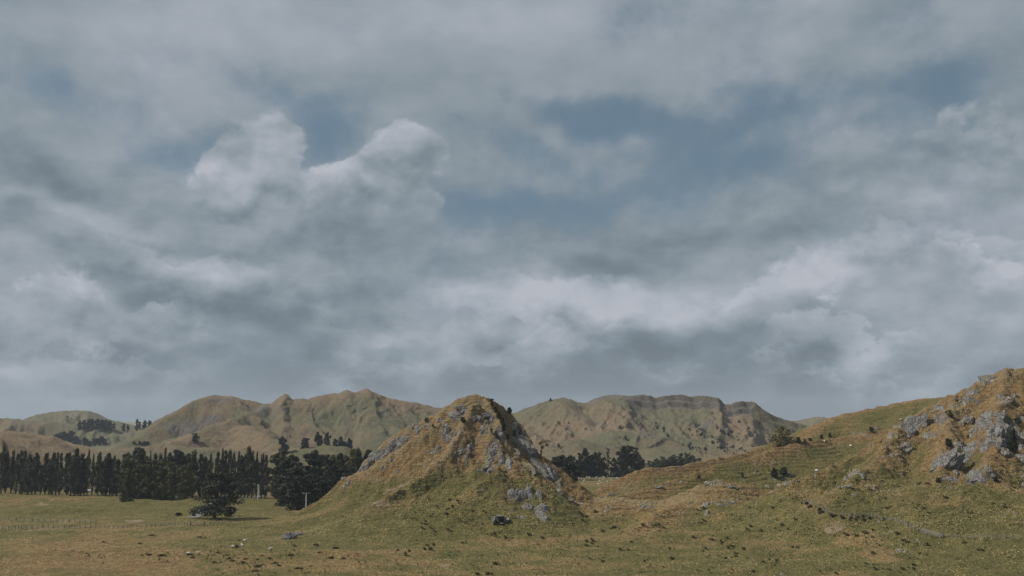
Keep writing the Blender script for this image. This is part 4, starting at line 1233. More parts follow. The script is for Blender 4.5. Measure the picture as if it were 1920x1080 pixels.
sky_l = [(150, 798, 787, 10), (158, 798, 786, 11), (166, 798, 785, 12), (174, 799, 784, 12), (182, 799, 785, 12), (190, 800, 785, 12), (198, 800, 786, 14), (206, 800, 787, 12), (214, 799, 792, 7), (126, 787, 780, 5),
         (232, 799, 793, 9), (240, 799, 794, 6), (257, 798, 784, 8), (262, 799, 790, 6), (271, 799, 787, 10), (280, 800, 787, 10), (289, 801, 792, 8)]
for i, (px, b, t_, w) in enumerate(sky_l):
    place_tree('pine_tree', FARROUND[i % 3], 'small dark tree on the far green ridge, %s from the left' % ordinal(i), 'tree', px, b, t_, w, 'trees along the far green ridge', r=1960 if px != 126 else 2420)

# --- trees right of the rocky hill
for i, (px, base, top, w, r, pr) in enumerate([(1032, 900, 862, 26, 800, 1), (1048, 930, 847, 52, 560, 0), (1064, 928, 856, 50, 520, 2), (1072, 900, 848, 34, 780, 3), (1088, 892, 846, 22, 810, 1), (1098, 892, 837, 26, 812, 2), (1110, 892, 850, 22, 815, 0),
                                               (1121, 892, 842, 24, 815, 3), (1131, 893, 855, 18, 815, 1), (1140, 893, 833, 0, 815, 'T'), (1152, 894, 856, 22, 812, 2), (1166, 895, 838, 30, 810, 0), (1176, 896, 827, 30, 806, 3), (1190, 896, 833, 32, 806, 1), (1199, 896, 850, 20, 806, 2)]):
    if pr == 'T':
        place_tree('pine_tree', TALLPINE[0], 'tallest thin-stemmed pine with gaps in the row behind the sheep field', 'tree', px, base, top, 14, 'dark trees behind the sheep field', r=r)
    else:
        place_tree('pine_tree', PINES[pr], 'dark tree in the shelterbelt right of the rocky hill, %s from the left' % ordinal(i), 'tree', px, base, top - 1, w * 1.2, 'dark trees behind the sheep field', r=r)
for i, (px, top, w, pr) in enumerate([(1218, 862, 22, 0), (1230, 857, 24, 1), (1243, 854, 26, 0), (1250, 860, 26, 'd'), (1258, 852, 24, 1), (1264, 850, 22, 'd'), (1276, 847, 24, 'd'), (1288, 846, 26, 0), (1300, 850, 26, 1), (1312, 857, 18, 0)]):
    pr_ = PINES[1] if pr == 'd' else GREENS[pr]
    place_tree('broadleaf_tree', pr_, '%s tree in the low wood beyond the grassy hill, %s from the left' % ('dark' if pr == 'd' else 'rounded green', ordinal(i)), 'tree', px, 886, top, w, 'trees in the low wood beyond the grassy hill', r=900)
# cabbage-like tree on the flank: bare leaning stem and a few tufted heads
def tuft_tree():
    p = hit(1013, 858, 440)
    X, Y, Zt = at(1019, 825, math.hypot(p.x, p.y))
    e = bpy.data.objects.new('leaning_tree', None); C.objects.link(e); e.location = (p.x, p.y, p.z - 0.5)
    tag(e, 'spindly leaning tree with a tufted top on the right flank of the rocky hill', 'tree')
    rs = np.random.default_rng(5)
    hh = Zt - p.z + .5; dx = X - p.x
    cl = [((dx, 0, hh * .92), (1.5, 1.3, 1.1)), ((dx * .5 - .9, 0, hh * .83), (.9, .9, .8)), ((dx + 1.5, 0, hh * .74), (.9, .8, .7)), ((dx * .6, 0, hh * .62), (.8, .8, .9)), ((dx * .3, 0, hh * .40), (.5, .5, .8)), ((dx * .2, 0, hh * .25), (.4, .4, .6))]
    link('crown', clumps_mesh('tuft_crown', cl, 110, .38, MAT_OLIVE, rs), e)
    link('trunk', tube_mesh('tuft_trunk', [[(0, 0, 0, .22), (dx * .2, 0, hh * .3, .18), (dx * .55, 0, hh * .6, .15), (dx, 0, hh * .9, .08)], [(dx * .5, 0, hh * .58, .1), (dx + 1.4, 0, hh * .74, .05)]], MAT_BARK), e)


tuft_tree()
place_tree('broadleaf_tree', OLIVE, 'rounded olive-green tree on the crest of the grassy hill', 'tree', 1467, 835, 797, 50, rmin=540)
for i, (px, b, t_, w, txt) in enumerate([(1457, 836, 827, 9, 'small grey shrub at the left foot of the olive-green tree'), (1471, 834, 822, 12, 'brownish shrub in front of the olive-green tree'), (1496, 831, 818, 14, 'dark shrub just right of the olive-green tree'),
                                         (1509, 829, 822, 8, 'tiny shrub between the dark shrub and the bank on the grassy hill'), (1519, 827, 820, 10, 'low spreading shrub under the bank on the grassy hill'), (1540, 822, 814, 9, 'round dark shrub below the left end of the grassy bank'),
                                         (1556, 820, 810, 9, 'taller dark shrub left of the eroded bank'), (1634, 810, 799, 12, 'dark shrub on the eroded bank under the grassy skyline')]):
    place_tree('shrub', BUSHES[i % 3], txt, 'shrub', px, b, t_, w, rmin=540)
place_tree('shrub', BUSHES[0], 'wide black-green bush above the small rocks in the grassy hollow', 'bush', 1452, 893, 876, 22, rmin=470)
place_tree('shrub', BUSHES[1], 'dark bush touching the right side of the wide bush in the hollow', 'bush', 1470, 891, 873, 22, rmin=470)
place_tree('shrub', BUSHES[2], 'single small dark bush left of the hollow on the grassy hill', 'bush', 1392, 894, 886, 8, rmin=470)
place_tree('shrub', BUSHES[2], 'grey thorny shrub on the brown shoulder of the grassy hill', 'shrub', 1311, 898, 890, 9, rmin=470)
# bushes on the central hill
for i, (px, b, t_, w, txt) in enumerate([(799, 791, 782, 9, 'round dark bush on the left skyline shoulder of the rocky hill'), (868, 792, 780, 13, 'round dark bush under the summit rocks of the rocky hill'),
                                         (922, 762, 746, 12, 'dark bush clinging just right of the summit of the rocky hill'), (929, 774, 760, 13, 'dark bush second below the summit in the ravine'), (935, 786, 770, 13, 'dark bush third below the summit in the ravine'),
                                         (941, 797, 781, 13, 'dark bush half way down the ravine of the rocky hill'), (945, 808, 792, 12, 'dark bush low in the ravine of the rocky hill'), (955, 775, 762, 15, 'bush breaking the right skyline of the rocky hill'),
                                         (965, 819, 805, 8, 'upright dark bush on the right rock face'), (976, 817, 806, 12, 'flat dark bush near the right skyline of the rocky hill'), (952, 822, 812, 10, 'dark bush at the foot of the ravine beside the leaning rock'),
                                         (812, 800, 795, 6, 'tiny dark bush on the upper left crest of the rocky hill')]):
    place_tree('shrub', BUSHES[i % 3], txt, 'bush', px, b, t_, w, 'bushes on the rocky hill', rmin=420)
# bushes on the right slope
for i, (px, b, t_, w, txt) in enumerate([(1780, 782, 768, 16, 'dark bush high on the right slope above the paired slabs'), (1779, 838, 820, 16, 'dark bush above the medium boulder on the right slope'), (1760, 904, 895, 14, 'dark bush left of the low boulders on the right slope'),
                                         (1902, 850, 800, 14, 'dark climbing bush in the cleft of the great crag'), (1908, 795, 780, 14, 'dark bush above the cleft of the great crag'), (1893, 843, 825, 16, 'dark bush at the base of the great crag'),
                                         (1866, 903, 893, 12, 'dark bush right of the flat oval boulder'), (1816, 822, 814, 7, 'small dark bush left of the great crag')]):
    place_tree('shrub', BUSHES[i % 3], txt, 'bush', px, b, t_, w, 'bushes on the right rocky slope', rmin=400)

# scattered scrub trees on the far right range
rs_ = random.Random(3)
gul = [(1285, 800, 1330, 828, 9), (1340, 800, 1370, 825, 12), (1310, 820, 1400, 845, 14), (1290, 835, 1320, 850, 8), (1345, 840, 1400, 850, 10), (1060, 790, 1190, 830, 10), (1160, 800, 1200, 806, 5), (1230, 800, 1260, 815, 6), (1370, 815, 1400, 830, 6), (1400, 800, 1450, 830, 5),
       (1030, 838, 1060, 846, 6), (1200, 815, 1330, 850, 12), (1280, 770, 1440, 800, 5)]
for (x0, y0, x1, y1, n_) in gul:
    for _ in range(n_):
        f_ = rs_.random()
        px = x0 + (x1 - x0) * f_ + rs_.gauss(0, 4); py = y0 + (y1 - y0) * f_ + rs_.gauss(0, 3)
        s_ = rs_.choice((2, 2.5, 3, 3.5, 4, 5, 6.5))
        place_tree('scrub_tree', FARROUND[rs_.randrange(3)], 'small dark scrub tree dotted on the far tableland slope', 'tree', px, py, py - s_, s_ * 1.15, 'scrub trees dotted on the far tableland slope', rmin=1000)
place_tree('scrub_tree', FARROUND[0], 'lone dark tree on the left skyline of the tableland', 'tree', 1032, 752, 746, 7, rmin=1400)


# ---------------------------------------------------------------- rocks
def rock_mesh(seed, sub=3, facets=16, rough=0.16):
    rs = np.random.default_rng(seed)
    bm = bmesh.new()
    bmesh.ops.create_icosphere(bm, subdivisions=sub, radius=1.0)
    V = np.array([v.co[:] for v in bm.verts])
    N = rs.normal(0, 1, (facets, 3)); N /= np.linalg.norm(N, axis=1, keepdims=True)
    c_ = rs.uniform(0.48, 0.92, facets)
    dots = V @ N.T
    t_ = np.where(dots > 0.05, c_ / np.maximum(dots, 0.05), 9.0)
    rr_ = np.minimum(t_.min(1), 1.08)
    o = Vector((seed * 3.1 % 50, seed * 1.7 % 50, 2.0))
    for i, v in enumerate(bm.verts):
        p = Vector(V[i])
        q = mnoise.fractal(p * 1.6 + o, 0.8, 2.1, 5, noise_basis='PERLIN_ORIGINAL')
        g = mnoise.noise(Vector((p.x * 3.0 + p.z * .8, p.y * 3.0, p.z * 1.0)) + o)
        v.co = p * float(rr_[i]) * (1 + rough * q - 0.14 * max(0.0, 0.22 - abs(g)) / 0.22)
    me = bpy.data.meshes.new('rock')
    bm.to_mesh(me); bm.free()
    return me


_rk = [0]


def place_rock(px, py, w, h, tilt, rmin, parent=None, name='rock', bare=False, thick=0.42, sink=0.45, steep=16):
    """rock whose outline covers w x h photograph pixels round (px, py); tilt leans its long axis clockwise"""
    _rk[0] += 1
    p = hit(px, py, rmin)
    r = p.length if False else math.hypot(p.x, p.y)
    n_ = normal_at(p.x, p.y, 3.0)
    az = math.atan2(p.x, p.y)
    right = Vector((math.cos(az), -math.sin(az), 0))
    fwd = Vector((math.sin(az), math.cos(az), 0))
    slope = math.atan2(-(n_.dot(fwd)), n_.z)
    th = min(max(slope, R(10)) + R(steep), R(78))
    up = (fwd * math.cos(th) + Vector((0, 0, 1)) * math.sin(th)).normalized()
    out = right.cross(up) * -1.0
    if out.dot(fwd) > 0: out = -out
    a = w * r / FPX / 2 * 1.26
    b = h * r / FPX / 2 / max(math.sin(th), 0.4) * 1.3
    c = thick * min(a, b)
    Mx = Matrix((right, up, out)).transposed()
    Mx = Mx @ Matrix.Rotation(-R(tilt), 3, 'Z')
    M4 = Matrix.Translation(p + out * (-sink * c + 0.0)) @ Mx.to_4x4() @ Matrix.Diagonal((a, b, c, 1))
    big = max(w, h) > 34
    me = rock_mesh(500 + _rk[0], 4 if big else 3, 15 if big else 10, 0.22)
    me.transform(M4)
    me.materials.append(MAT_ROCK_BARE if bare else MAT_ROCK)
    me.update()
    o = bpy.data.objects.new(name, me)
    # keep the origin at the rock's foot
    me.transform(Matrix.Translation(-p)); o.location = p
    C.objects.link(o)
    if parent is not None:
        o.parent = parent; o.location = p - parent.location
    return o


def build_outcrop(label, lst, rmin, cat='rock', group=None, bare=False, name='rock_outcrop', **kw):
    if len(lst) == 1:
        o = place_rock(*lst[0], rmin, name=name if cat != 'boulder' else 'boulder', bare=bare, **kw)
        return tag(o, label, cat, group)
    p = hit(lst[0][0], lst[0][1], rmin)
    e = bpy.data.objects.new(name, None); C.objects.link(e); e.location = p
    tag(e, label, cat, group)
    for q in lst:
        place_rock(*q, rmin, parent=e, name='rock_face', bare=bare, **kw)
    return e


for lab_, lst_, rm_, kw_ in ROCKS:
    build_outcrop(lab_, lst_, rm_, **kw_)


# the dark hollow under a stone lintel at the foot of the central hill
def hollow():
    p = hit(938, 1002, 395)
    e = bpy.data.objects.new('rock_shelter', None); C.objects.link(e); e.location = p
    tag(e, 'dark square hollow under a stone lintel at the foot of the rocky hill', 'rock shelter')
    az = math.atan2(p.x, p.y); k = math.hypot(p.x, p.y) / FPX
    Rm = Matrix.Rotation(-az, 4, 'Z')
    parts = [('side_rock', (-11 * k, 1.0, .7), (1.0, 2.2, 1.3)), ('side_rock', (12 * k, 1.0, .9), (1.5, 2.4, 1.5)), ('lintel', (-1 * k, 1.5, 2.5), (2.5, 2.4, .55)), ('back_rock', (0, 3.2, 1.2), (2.4, .9, 1.6)), ('ledge', (-3 * k, 1.5, 1.3), (1.4, 1.2, .2)), ('floor_rock', (2 * k, 0.3, -.25), (1.6, 1.4, .3))]
    for i, (nm, c_, s_) in enumerate(parts):
        me = rock_mesh(900 + i, 3, 14, .1)
        me.transform(Rm @ Matrix.Translation(Vector(c_) + Vector((0, -1.2, 0))) @ Matrix.Diagonal((s_[0], s_[1], s_[2], 1)))
        me.materials.append(MAT_ROCK_BARE)
        link(nm, me, e)


hollow()


# ---------------------------------------------------------------- road
def ribbon(name, pts, width, mat, lift=0.12):
    P = [hit(px, py) for px, py in pts]
    path = []
    for a, b in zip(P[:-1], P[1:]):
        n_ = max(int((b - a).length / 2.0), 1)
        for i in range(n_): path.append(a.lerp(b, i / n_))
    path.append(P[-1])
    for _ in range(3):
        path = [path[0]] + [(path[i - 1] + path[i] * 2 + path[i + 1]) / 4 for i in range(1, len(path) - 1)] + [path[-1]]
    V, F = [], []
    for i, p in enumerate(path):
        d = (path[min(i + 1, len(path) - 1)] - path[max(i - 1, 0)]); d.z = 0; d.normalize()
        s_ = Vector((d.y, -d.x, 0))
        for j in range(5):
            q = p + s_ * width * (j / 4 - .5)
            V.append((q.x, q.y, ground_z(q.x, q.y) + lift))
    for i in range(len(path) - 1):
        for j in range(4):
            a = i * 5 + j
            F.append((a, a + 1, a + 6, a + 5))
    me = mesh_np(name, V, F, mat, True)
    o = link(name, me)
    return o


tag(ribbon('road', [(362, 971), (369, 967), (376, 962), (383, 955), (393, 948), (405, 942), (425, 937), (455, 933), (490, 930), (530, 929), (575, 930)], 4.6, MAT_ROAD, 0.15), kind='structure')


# ---------------------------------------------------------------- fences
def post_mesh(hh=1.45, w=.22):
    v = box_verts(0, 0, hh / 2 - .15, w, w, hh + .3)
    v += [(0, 0, hh + .06)]
    f = [(0, 2, 3, 1), (0, 1, 5, 4), (2, 6, 7, 3), (0, 4, 6, 2), (1, 3, 7, 5)]
    me = bpy.data.meshes.new('post')
    me.from_pydata(v, [], f + [(4, 5, 8), (5, 7, 8), (7, 6, 8), (6, 4, 8)])
    me.materials.append(MAT_POST)
    return me


POST = post_mesh(); THICK = post_mesh(1.5, .3)


def fence(label, pts, spacing, rmin=250):
    P = [hit(px, py, rmin) for px, py in pts]
    e = bpy.data.objects.new('wire_fence', None); C.objects.link(e); e.location = P[0]
    tag(e, label, 'fence')
    tops = []
    for a, b in zip(P[:-1], P[1:]):
        L_ = (b - a).length; n_ = max(int(L_ / spacing), 1)
        for i in range(n_):
            q = a.lerp(b, i / n_); x, y = q.x, q.y
            z = ground_z(x, y)
            thick = i == 0
            o = link('post', THICK if thick else POST, e, Vector((x, y, z)) - P[0], (random.gauss(0, .05), random.gauss(0, .05), random.uniform(0, 1.5)), (1, 1, random.uniform(.82, 1.1)))
            tops.append((x - P[0].x, y - P[0].y, z - P[0].z))
    for hgt_ in (0.35, 0.7, 1.05):
        link('wire', tube_mesh('wire', [[(x, y, z + hgt_, .018) for x, y, z in tops]], MAT_WIRE, 3), e)
    return e


fence('long post and wire fence along the creek in the left paddock', [(-30, 990), (40, 992), (100, 991), (170, 991), (230, 990), (300, 987), (357, 985)], 1.9)
fence('short stretch of fence right of the paddock gate', [(383, 985), (415, 984), (440, 981)], 1.9)
fence('upper thin fence of small posts across the left field', [(-30, 977), (60, 977), (130, 979), (190, 982)], 3.2)
fence('post fence winding down the gully on the right', [(1508, 942), (1535, 951), (1552, 962), (1570, 968), (1602, 970), (1623, 968), (1654, 975), (1680, 978), (1701, 988), (1727, 998)], 1.5)
fence('leaning fence continuing right beyond the gully to the picture edge', [(1769, 1006), (1800, 1008), (1850, 1009), (1885, 1009), (1925, 1013)], 1.9)


_rg = random.Random(4)
for i in range(22):
    t_ = i / 21.0
    px = 1508 + 118 * t_; py = 943 + 27 * min(1, t_ * 1.7) + _rg.uniform(-2, 5); px += _rg.uniform(-6, 6)
    place_tree('shrub', BUSHES[i % 3], 'dark low scrub bush lining the gully fence', 'shrub', px, py + 2, py - _rg.uniform(0, 4), _rg.uniform(3, 10), 'scrub lining the gully fence', rmin=300)


def gate(label, pa, pb, hh=1.25, rails=5, sag=0.0):
    a, b = hit(*pa), hit(*pb)
    e = bpy.data.objects.new('farm_gate', None); C.objects.link(e); e.location = a
    tag(e, label, 'gate')
    d = b - a
    up = Vector((0, 0, 1))
    for i in range(rails):
        z = .15 + i * (hh - .15) / (rails - 1)
        p0 = up * z; p1 = d + up * (z - sag)
        link('rail', tube_mesh('rail', [[(*p0, .04), (*p1, .04)]], MAT_GATE, 5), e)
    for t_ in (0, .5, 1):
        p0 = d * t_ + up * (.1 - sag * t_); p1 = d * t_ + up * (hh - sag * t_)
        link('upright', tube_mesh('upright', [[(*p0, .06), (*p1, .06)]], MAT_GATE, 5), e)
    for t_ in (-.04, 1.04):
        q = d * t_
        link('gate_post', THICK, e, q, None, (1.1, 1.1, 1.1))
    return e


gate('pale farm gate across the track in the left paddock fence', (358, 985), (382, 985))
gate('slanting pale rail gate across the gully in the right fence', (1728, 998), (1766, 1007), 1.3, 5, .1)


# ---------------------------------------------------------------- poles
def pole(label, px, base, top, arm, r0):
    X, Y, _ = at(px, base, r0)
    p = Vector((X, Y, ground_z(X, Y)))
    r = math.hypot(p.x, p.y); zt = at(px, top, r)[2]; hh = zt - p.z
    e = bpy.data.objects.new('utility_pole', None); C.objects.link(e); e.location = p
    tag(e, label, 'utility pole')
    link('pole', tube_mesh('pole', [[(0, 0, -.5, .27), (0, 0, hh, .22)]], MAT_CONCRETE, 8), e)
    link('crossarm', boxes_mesh('crossarm', [(0, -.22, hh - .25, arm, .22, .26)], MAT_CONCRETE if arm < 2 else MAT_POST), e)
    for k in (-.45, 0, .45):
        link('insulator', tube_mesh('insulator', [[(k * arm, -.22, hh - .12, .08), (k * arm, -.22, hh + .12, .05)]], MAT_CONCRETE, 5), e)


pole('pale concrete pole in front of the poplars by the road', 484, 932, 909, 1.2, 596)
pole('pale pole with a wide crossarm against the dark conifers', 574, 943, 924, 4.0, 500)

# pale long trough and two little posts under the poplars
def trough():
    p = hit(171, 921)
    e = bpy.data.objects.new('water_trough', None); C.objects.link(e); e.location = p
    tag(e, 'long low pale blue-white trough lying under the poplars', 'trough')
    link('side_panel', boxes_mesh('side_panel', [(0, -.7, .45, 5.4, .1, .9), (0, .7, .45, 5.4, .1, .9), (-2.65, 0, .45, .1, 1.3, .88), (2.65, 0, .45, .1, 1.3, .88)], MAT_WHITE), e)
    link('base', boxes_mesh('base', [(0, 0, .08, 5.2, 1.3, .16)], MAT_CONCRETE), e)
    link('rim', boxes_mesh('rim', [(0, -.72, .94, 5.6, .2, .08), (0, .72, .94, 5.6, .2, .08)], MAT_WHITE), e)


trough()
for px, py, hh, txt in ((204, 917, 2.4, 'small white upright marker at the paddock edge left of the evergreens'), (233, 915, 1.9, 'pale grey upright marker touching the evergreens')):
    p = hit(px, py)
    e = bpy.data.objects.new('marker_post', None); C.objects.link(e); e.location = p
    tag(e, txt, 'marker')
    link('pillar', boxes_mesh('pillar', [(0, 0, hh * .35, .7, .5, hh * .7), (0, 0, hh * .02, 1.1, .9, .3)], MAT_WHITE), e)
    link('cap', tube_mesh('cap', [[(0, 0, hh * .7, .25), (0, 0, hh * .82, .42), (0, 0, hh * .95, .38), (0, 0, hh * 1.05, .05)]], MAT_WHITE, 8), e)


# ---------------------------------------------------------------- sheep
def sheep_mesh(grazing, seed):
    vs = [(0, 0, .62), (-.32, 0, .66), (.30, 0, .66), (.48, 0, .74)]
    es = [(0, 1), (0, 2), (2, 3)]
    rad = [(.27, .27), (.25, .26), (.25, .26), (.15, .16)]
    if grazing:
        vs += [(.62, 0, .48), (.70, 0, .22), (.76, 0, .08)]
    else:
        vs += [(.60, 0, .92), (.72, 0, 1.02), (.88, 0, .96)]
    es += [(3, 4), (4, 5), (5, 6)]
    rad += [(.10, .10), (.095, .10), (.055, .06)]
    for (x, y) in ((-.36, .15), (-.36, -.15), (.30, .14), (.30, -.14)):
        k = len(vs); dx = -.07 if x < 0 else .03
        vs += [(x, y, .46), (x + dx, y, .26), (x, y, .02)]
        es += [(1 if x < 0 else 2, k), (k, k + 1), (k + 1, k + 2)]
        rad += [(.11, .11), (.05, .05), (.04, .04)]
    k = len(vs); vs += [(-.60, 0, .62), (-.66, 0, .45)]; es += [(1, k), (k, k + 1)]; rad += [(.07, .07), (.04, .04)]
    ex, ey, ez = vs[5]
    for s_ in (-1, 1):
        k = len(vs); vs += [(ex - .06, s_ * .14, ez + .05)]; es += [(5, k)]; rad += [(.03, .02)]
    me = bpy.data.meshes.new('sheep_skeleton'); me.from_pydata(vs, es, [])
    o = bpy.data.objects.new('tmp', me); C.objects.link(o)
    m1 = o.modifiers.new('s', 'SKIN'); m1.branch_smoothing = .4
    for i, q in enumerate(me.skin_vertices[0].data):
        q.radius = rad[i]; q.use_root = (i == 0)
    m2 = o.modifiers.new('u', 'SUBSURF'); m2.levels = 1; m2.render_levels = 1
    dg = bpy.context.evaluated_depsgraph_get()
    out = bpy.data.meshes.new_from_object(o.evaluated_get(dg))
    bpy.data.objects.remove(o)
    out.materials.clear(); out.materials.append(MAT_WOOL); out.materials.append(MAT_FACE)
    for f in out.polygons:
        c = f.center
        f.use_smooth = True
        f.material_index = 1 if (c.x > .60 or c.z < .30) else 0
    out.name = 'sheep'
    return out


SHEEP = [sheep_mesh(True, 1), sheep_mesh(False, 2)]


def sheep(px, py, label, group, k, rmin=250, s=1.15, cat='sheep'):
    p = hit(px, py, rmin)
    o = link('sheep', SHEEP[k % 2], None, p + Vector((0, 0, -.02)), (0, 0, random.uniform(0, 6.28)), (s, s, s))
    return tag(o, label, cat, group)


GS = 'sheep grazing at the left foot of the hill'
for i, (px, py, txt) in enumerate([(353, 1041, 'leftmost white sheep of the few near the bottom left'), (372, 1039, 'white sheep just right of the leftmost near one'), (437, 1028, 'pale sheep lying lowest of the group left of the boulder'), (454, 1025, 'white sheep in the middle of the group left of the boulder'),
                                   (459, 1016, 'topmost white sheep of the group left of the boulder'), (507, 1032, 'white sheep by itself under the large pale boulder')]):
    s0 = sheep(px, py, txt, GS, i, s=1.2)
sheep(1531, 885, 'white sheep on the brown nose of the right hill', 'sheep on the right slopes', 0, 420, 1.6)
sheep(1689, 788, 'white sheep high on the grassy hill beside the crest', 'sheep on the right slopes', 1, 540, 1.3)
sheep(1546, 829, 'white sheep below the shrubs on the grassy hill', 'sheep on the right slopes', 0, 540, 1.4)
sheep(1595, 838, 'white sheep on the green flank behind the right hill', 'sheep on the right slopes', 0, 540, 1.4)
rs_ = random.Random(8)
for i in range(40):
    t_ = rs_.random()
    px = 1078 + t_ * 92 + rs_.gauss(0, 4); py = (900 + rs_.uniform(-6, 10)) if rs_.random() < .85 else (895 + t_ * 4 + rs_.uniform(-1, 3))
    if px > 1150: py = min(py, 898)
    sheep(px, py, 'tiny white sheep scattered in the far field right of the rocky hill', 'flock in the far field', i, 640, 1.15)


# ---------------------------------------------------------------- rush tufts and low shrubs
def tuft_mesh(seed, n_=70, h=0.9, w=.7, mat=None):
    rs = np.random.default_rng(seed)
    V, F = [], []
    for i in range(n_):
        a = rs.uniform(0, 6.28); q = rs.uniform(0, .35) * w; ln = rs.uniform(.5, 1.0)
        b = np.array((math.cos(a) * q, math.sin(a) * q, -.1))
        tip = np.array((math.cos(a) * (q + w * rs.uniform(.15, .8)), math.sin(a) * (q + w * rs.uniform(.15, .8)), h * ln))
        mid = (b + tip) / 2 + np.array((0, 0, .12 * h))
        s_ = np.array((-math.sin(a), math.cos(a), 0)) * rs.uniform(.05, .12)
        k = len(V); V += [b - s_, b + s_, mid + s_, mid - s_, tip]
        F += [(k, k + 1, k + 2, k + 3)]
        F += [(k + 3, k + 2, k + 4, k + 4)]
    me = bpy.data.meshes.new('tuft')
    me.from_pydata([tuple(v) for v in V], [], [f if f[2] != f[3] else f[:3] for f in F])
    me.materials.append(mat or MAT_RUSH)
    return me


TUFTS = [tuft_mesh(40 + i) for i in range(4)]
MAT_LOW = leaf_mat('low_scrub_leaves', (0.060, 0.055, 0.028), (0.12, 0.10, 0.05), 1.0)
LOWB = [broad(480 + i, MAT_LOW, 16, 46, 0.36, 0.1, 0.4, h=3.0, Rw=1.9)[0] for i in range(3)]
rt = random.Random(21)
zones = [((1100, 985, 1720, 1078), 120), ((1040, 945, 1460, 1000), 34), ((760, 950, 930, 1030), 34), ((740, 1000, 1100, 1078), 24), ((1480, 900, 1920, 985), 46), ((1700, 1015, 1920, 1078), 14), ((640, 900, 860, 960), 10)]
TL = [('dark rush tuft on the open slope in the foreground', 'rush tufts in the foreground'), ('dark rush tuft growing on the saddle between the hills', 'rush tufts on the saddle'), ('dark rush tuft on the lower face of the rocky hill', 'rush tufts on the lower rocky hill'),
      ('dark rush tuft below the rocky hill near the bottom edge', 'rush tufts below the rocky hill'), ('dark rush tuft on the right slope under the rocks', 'rush tufts on the right slope'), ('dark rush tuft on the pale grass at the bottom right', 'rush tufts on the bottom right grass'),
      ('dark rush tuft on the brown left face of the hill', 'rush tufts on the left face')]
for zi, ((x0, y0, x1, y1), n_) in enumerate(zones):
    cx = [(rt.uniform(x0, x1), rt.uniform(y0, y1)) for _ in range(max(n_ // 4, 2))]
    for i in range(n_):
        if rt.random() < .65:
            c_ = rt.choice(cx); px, py = c_[0] + rt.gauss(0, 11), c_[1] + rt.gauss(0, 4)
        else:
            px, py = rt.uniform(x0, x1), rt.uniform(y0, y1)
        px = min(max(px, x0), min(x1, 1915)); py = min(max(py, y0), y1)
        p = hit(px, py, 280 if zi not in (1, 2) else 380)
        s_ = rt.choice((.5, .6, .7, .8, .95, 1.2, 1.5))
        o = bpy.data.objects.new('rush_tuft', TUFTS[rt.randrange(4)]); C.objects.link(o)
        o.location = p - Vector((0, 0, .05)); o.scale = (s_ * rt.uniform(.9, 1.4), s_, s_ * rt.uniform(.8, 1.2)); o.rotation_euler = (0, 0, rt.uniform(0, 6.28))
        tag(o, TL[zi][0], 'rush', TL[zi][1])
for i in range(38):
    px = rt.choice([rt.gauss(480, 70), rt.uniform(380, 660)]); py = rt.gauss(1050, 12)
    if rt.random() < .3: px, py = rt.uniform(150, 380), rt.uniform(1000, 1045)
    p = hit(px, min(max(py, 1000), 1079))
    o = bpy.data.objects.new('low_shrub', LOWB[rt.randrange(3)]); C.objects.link(o)
    s_ = rt.uniform(.3, .6); o.location = p - Vector((0, 0, .3)); o.scale = (s_ * 1.8, s_ * 1.3, s_ * .62); o.rotation_euler = (0, 0, rt.uniform(0, 6.28))
    tag(o, 'low dark brown-green shrub in the rough ground left of the hill', 'shrub', 'low shrubs in the rough ground at the lower left')


def small_rush():
    rs = np.random.default_rng(5)
    V, F = [], []
    for (x0, y0, x1, y1), cnt, rm in (((1000, 960, 1920, 1078), 900, 280), ((740, 950, 1100, 1078), 320, 280), ((1480, 900, 1920, 985), 380, 390), ((1040, 940, 1460, 990), 160, 400), ((380, 1030, 700, 1078), 160, 270), ((100, 990, 420, 1050), 90, 270)):
        cx = [(rs.uniform(x0, x1), rs.uniform(y0, y1)) for _ in range(cnt // 9)]
        for _ in range(cnt):
            c_ = cx[rs.integers(len(cx))]
            px = min(max(c_[0] + rs.normal(0, 16), x0), 1915); py = min(max(c_[1] + rs.normal(0, 4), y0), 1079)
            p = hit(px, py, rm); s_ = rs.uniform(.18, .5)
            for q in range(7):
                a = rs.uniform(0, 6.28); t_ = np.array((math.cos(a), math.sin(a), 0)) * s_
                sd_ = np.array((-math.sin(a), math.cos(a), 0)) * s_ * .45
                b0 = np.array(p) + t_ * .2
                k = len(V); V += [b0 - sd_ - (0, 0, .05), b0 + sd_ - (0, 0, .05), b0 + t_ * rs.uniform(.3, 1.2) + np.array((0, 0, s_ * rs.uniform(.8, 1.7)))]
                F.append((k, k + 1, k + 2))
    tag(link('small_rushes', mesh_np('small_rushes', V, F, MAT_RUSH)), kind='stuff')


small_rush()


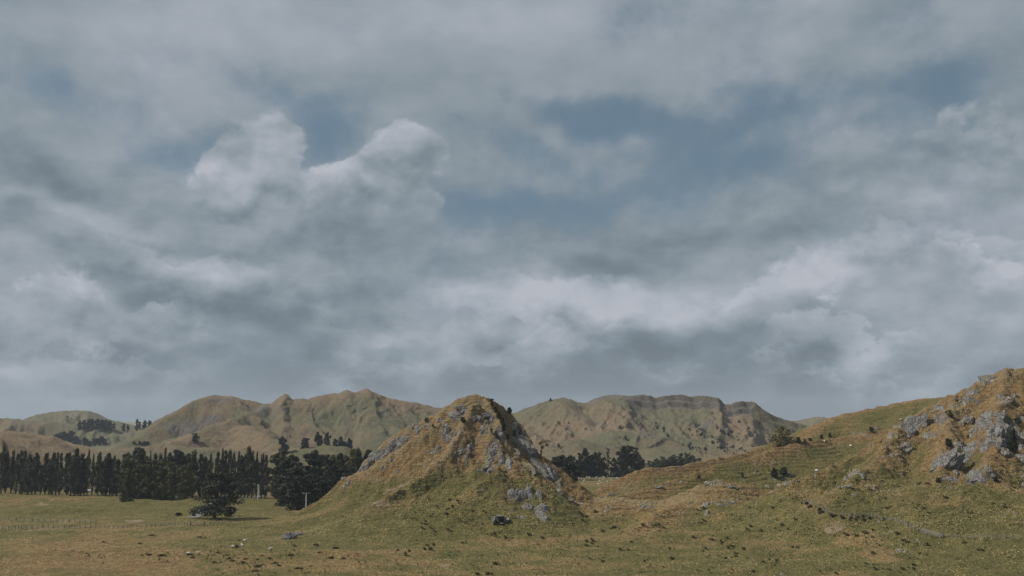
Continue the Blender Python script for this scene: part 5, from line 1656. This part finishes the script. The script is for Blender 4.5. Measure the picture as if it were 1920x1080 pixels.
# ---------------------------------------------------------------- tussock grass that nobody could count
def tussocks(n_, name, mat, smin, smax, dark):
    rs = np.random.default_rng(77 + dark)
    i = rs.integers(0, NAZ - 1, n_ * 4); j = rs.integers(0, int(np.searchsorted(RR, 560)), n_ * 4)
    w_ = np.where(GOWN[i, j] >= 0, 1.0, .7) * np.clip(.25 + 1.2 * n15[i, j] + (.5 * (1 - dry[i, j]) if dark else dry[i, j] * .7), .03, 1)
    w_ = w_ * (rock[i, j] < .5)
    k = rs.random(n_ * 4) < w_
    i, j = i[k][:n_], j[k][:n_]
    fi, fj = rs.random(len(i)), rs.random(len(i))
    X = (GX[i, j] * (1 - fi) + GX[i + 1, j] * fi) * (1 - fj) + (GX[i, j + 1] * (1 - fi) + GX[i + 1, j + 1] * fi) * fj
    Y = (GY[i, j] * (1 - fi) + GY[i + 1, j] * fi) * (1 - fj) + (GY[i, j + 1] * (1 - fi) + GY[i + 1, j + 1] * fi) * fj
    Z = (GZ[i, j] * (1 - fi) + GZ[i + 1, j] * fi) * (1 - fj) + (GZ[i, j + 1] * (1 - fi) + GZ[i + 1, j + 1] * fi) * fj
    s_ = rs.uniform(smin, smax, len(X))
    V = []; F = []
    m = len(X); base = np.stack([X, Y, Z], 1)
    a0 = rs.uniform(0, 6.28, m)
    vs = []
    for q in range(5):
        a = a0 + q * 2 * np.pi / 5
        rr_ = s_ * rs.uniform(.6, 1.2, m)
        vs.append(base + np.stack([np.cos(a) * rr_, np.sin(a) * rr_, -.12 * np.ones(m)], 1))
    top = base + np.stack([s_ * rs.normal(0, .25, m), s_ * rs.normal(0, .25, m), s_ * rs.uniform(.45, .9, m)], 1)
    vs.append(top)
    V = np.stack(vs, 1).reshape(-1, 3)
    o6 = np.arange(m)[:, None] * 6
    F = np.concatenate([np.concatenate([o6 + q, o6 + (q + 1) % 5, o6 + 5], 1) for q in range(5)])
    o = link(name, mesh_np(name, V, F, mat))
    return tag(o, kind='stuff')


MAT_TUS_DRY = leaf_mat('dry_tussock', (0.19, 0.135, 0.062), (0.25, 0.185, 0.092), .2)
MAT_TUS_GRN = leaf_mat('green_tussock', (0.092, 0.084, 0.030), (0.145, 0.125, 0.046), .2)
tussocks(26000, 'dry_tussock_grass', MAT_TUS_DRY, .15, .42, 0)
tussocks(40000, 'green_tussock_grass', MAT_TUS_GRN, .18, .5, 1)

# ---------------------------------------------------------------- the air
def haze():
    me = boxes_mesh('haze', [(0, 5000, 130, 13000, 13000, 330)], [])
    m = bpy.data.materials.new('air'); m.use_nodes = True
    t = m.node_tree; t.nodes.clear()
    v = t.nodes.new('ShaderNodeVolumePrincipled'); o = t.nodes.new('ShaderNodeOutputMaterial')
    v.inputs['Color'].default_value = (0.80, 0.88, 1.0, 1)
    v.inputs['Density'].default_value = HAZE
    v.inputs['Anisotropy'].default_value = 0.0
    t.links.new(v.outputs[0], o.inputs['Volume'])
    me.materials.clear(); me.materials.append(m)
    tag(link('haze', me), kind='stuff')


HAZE = 0.00006
if HAZE > 0:
    haze()
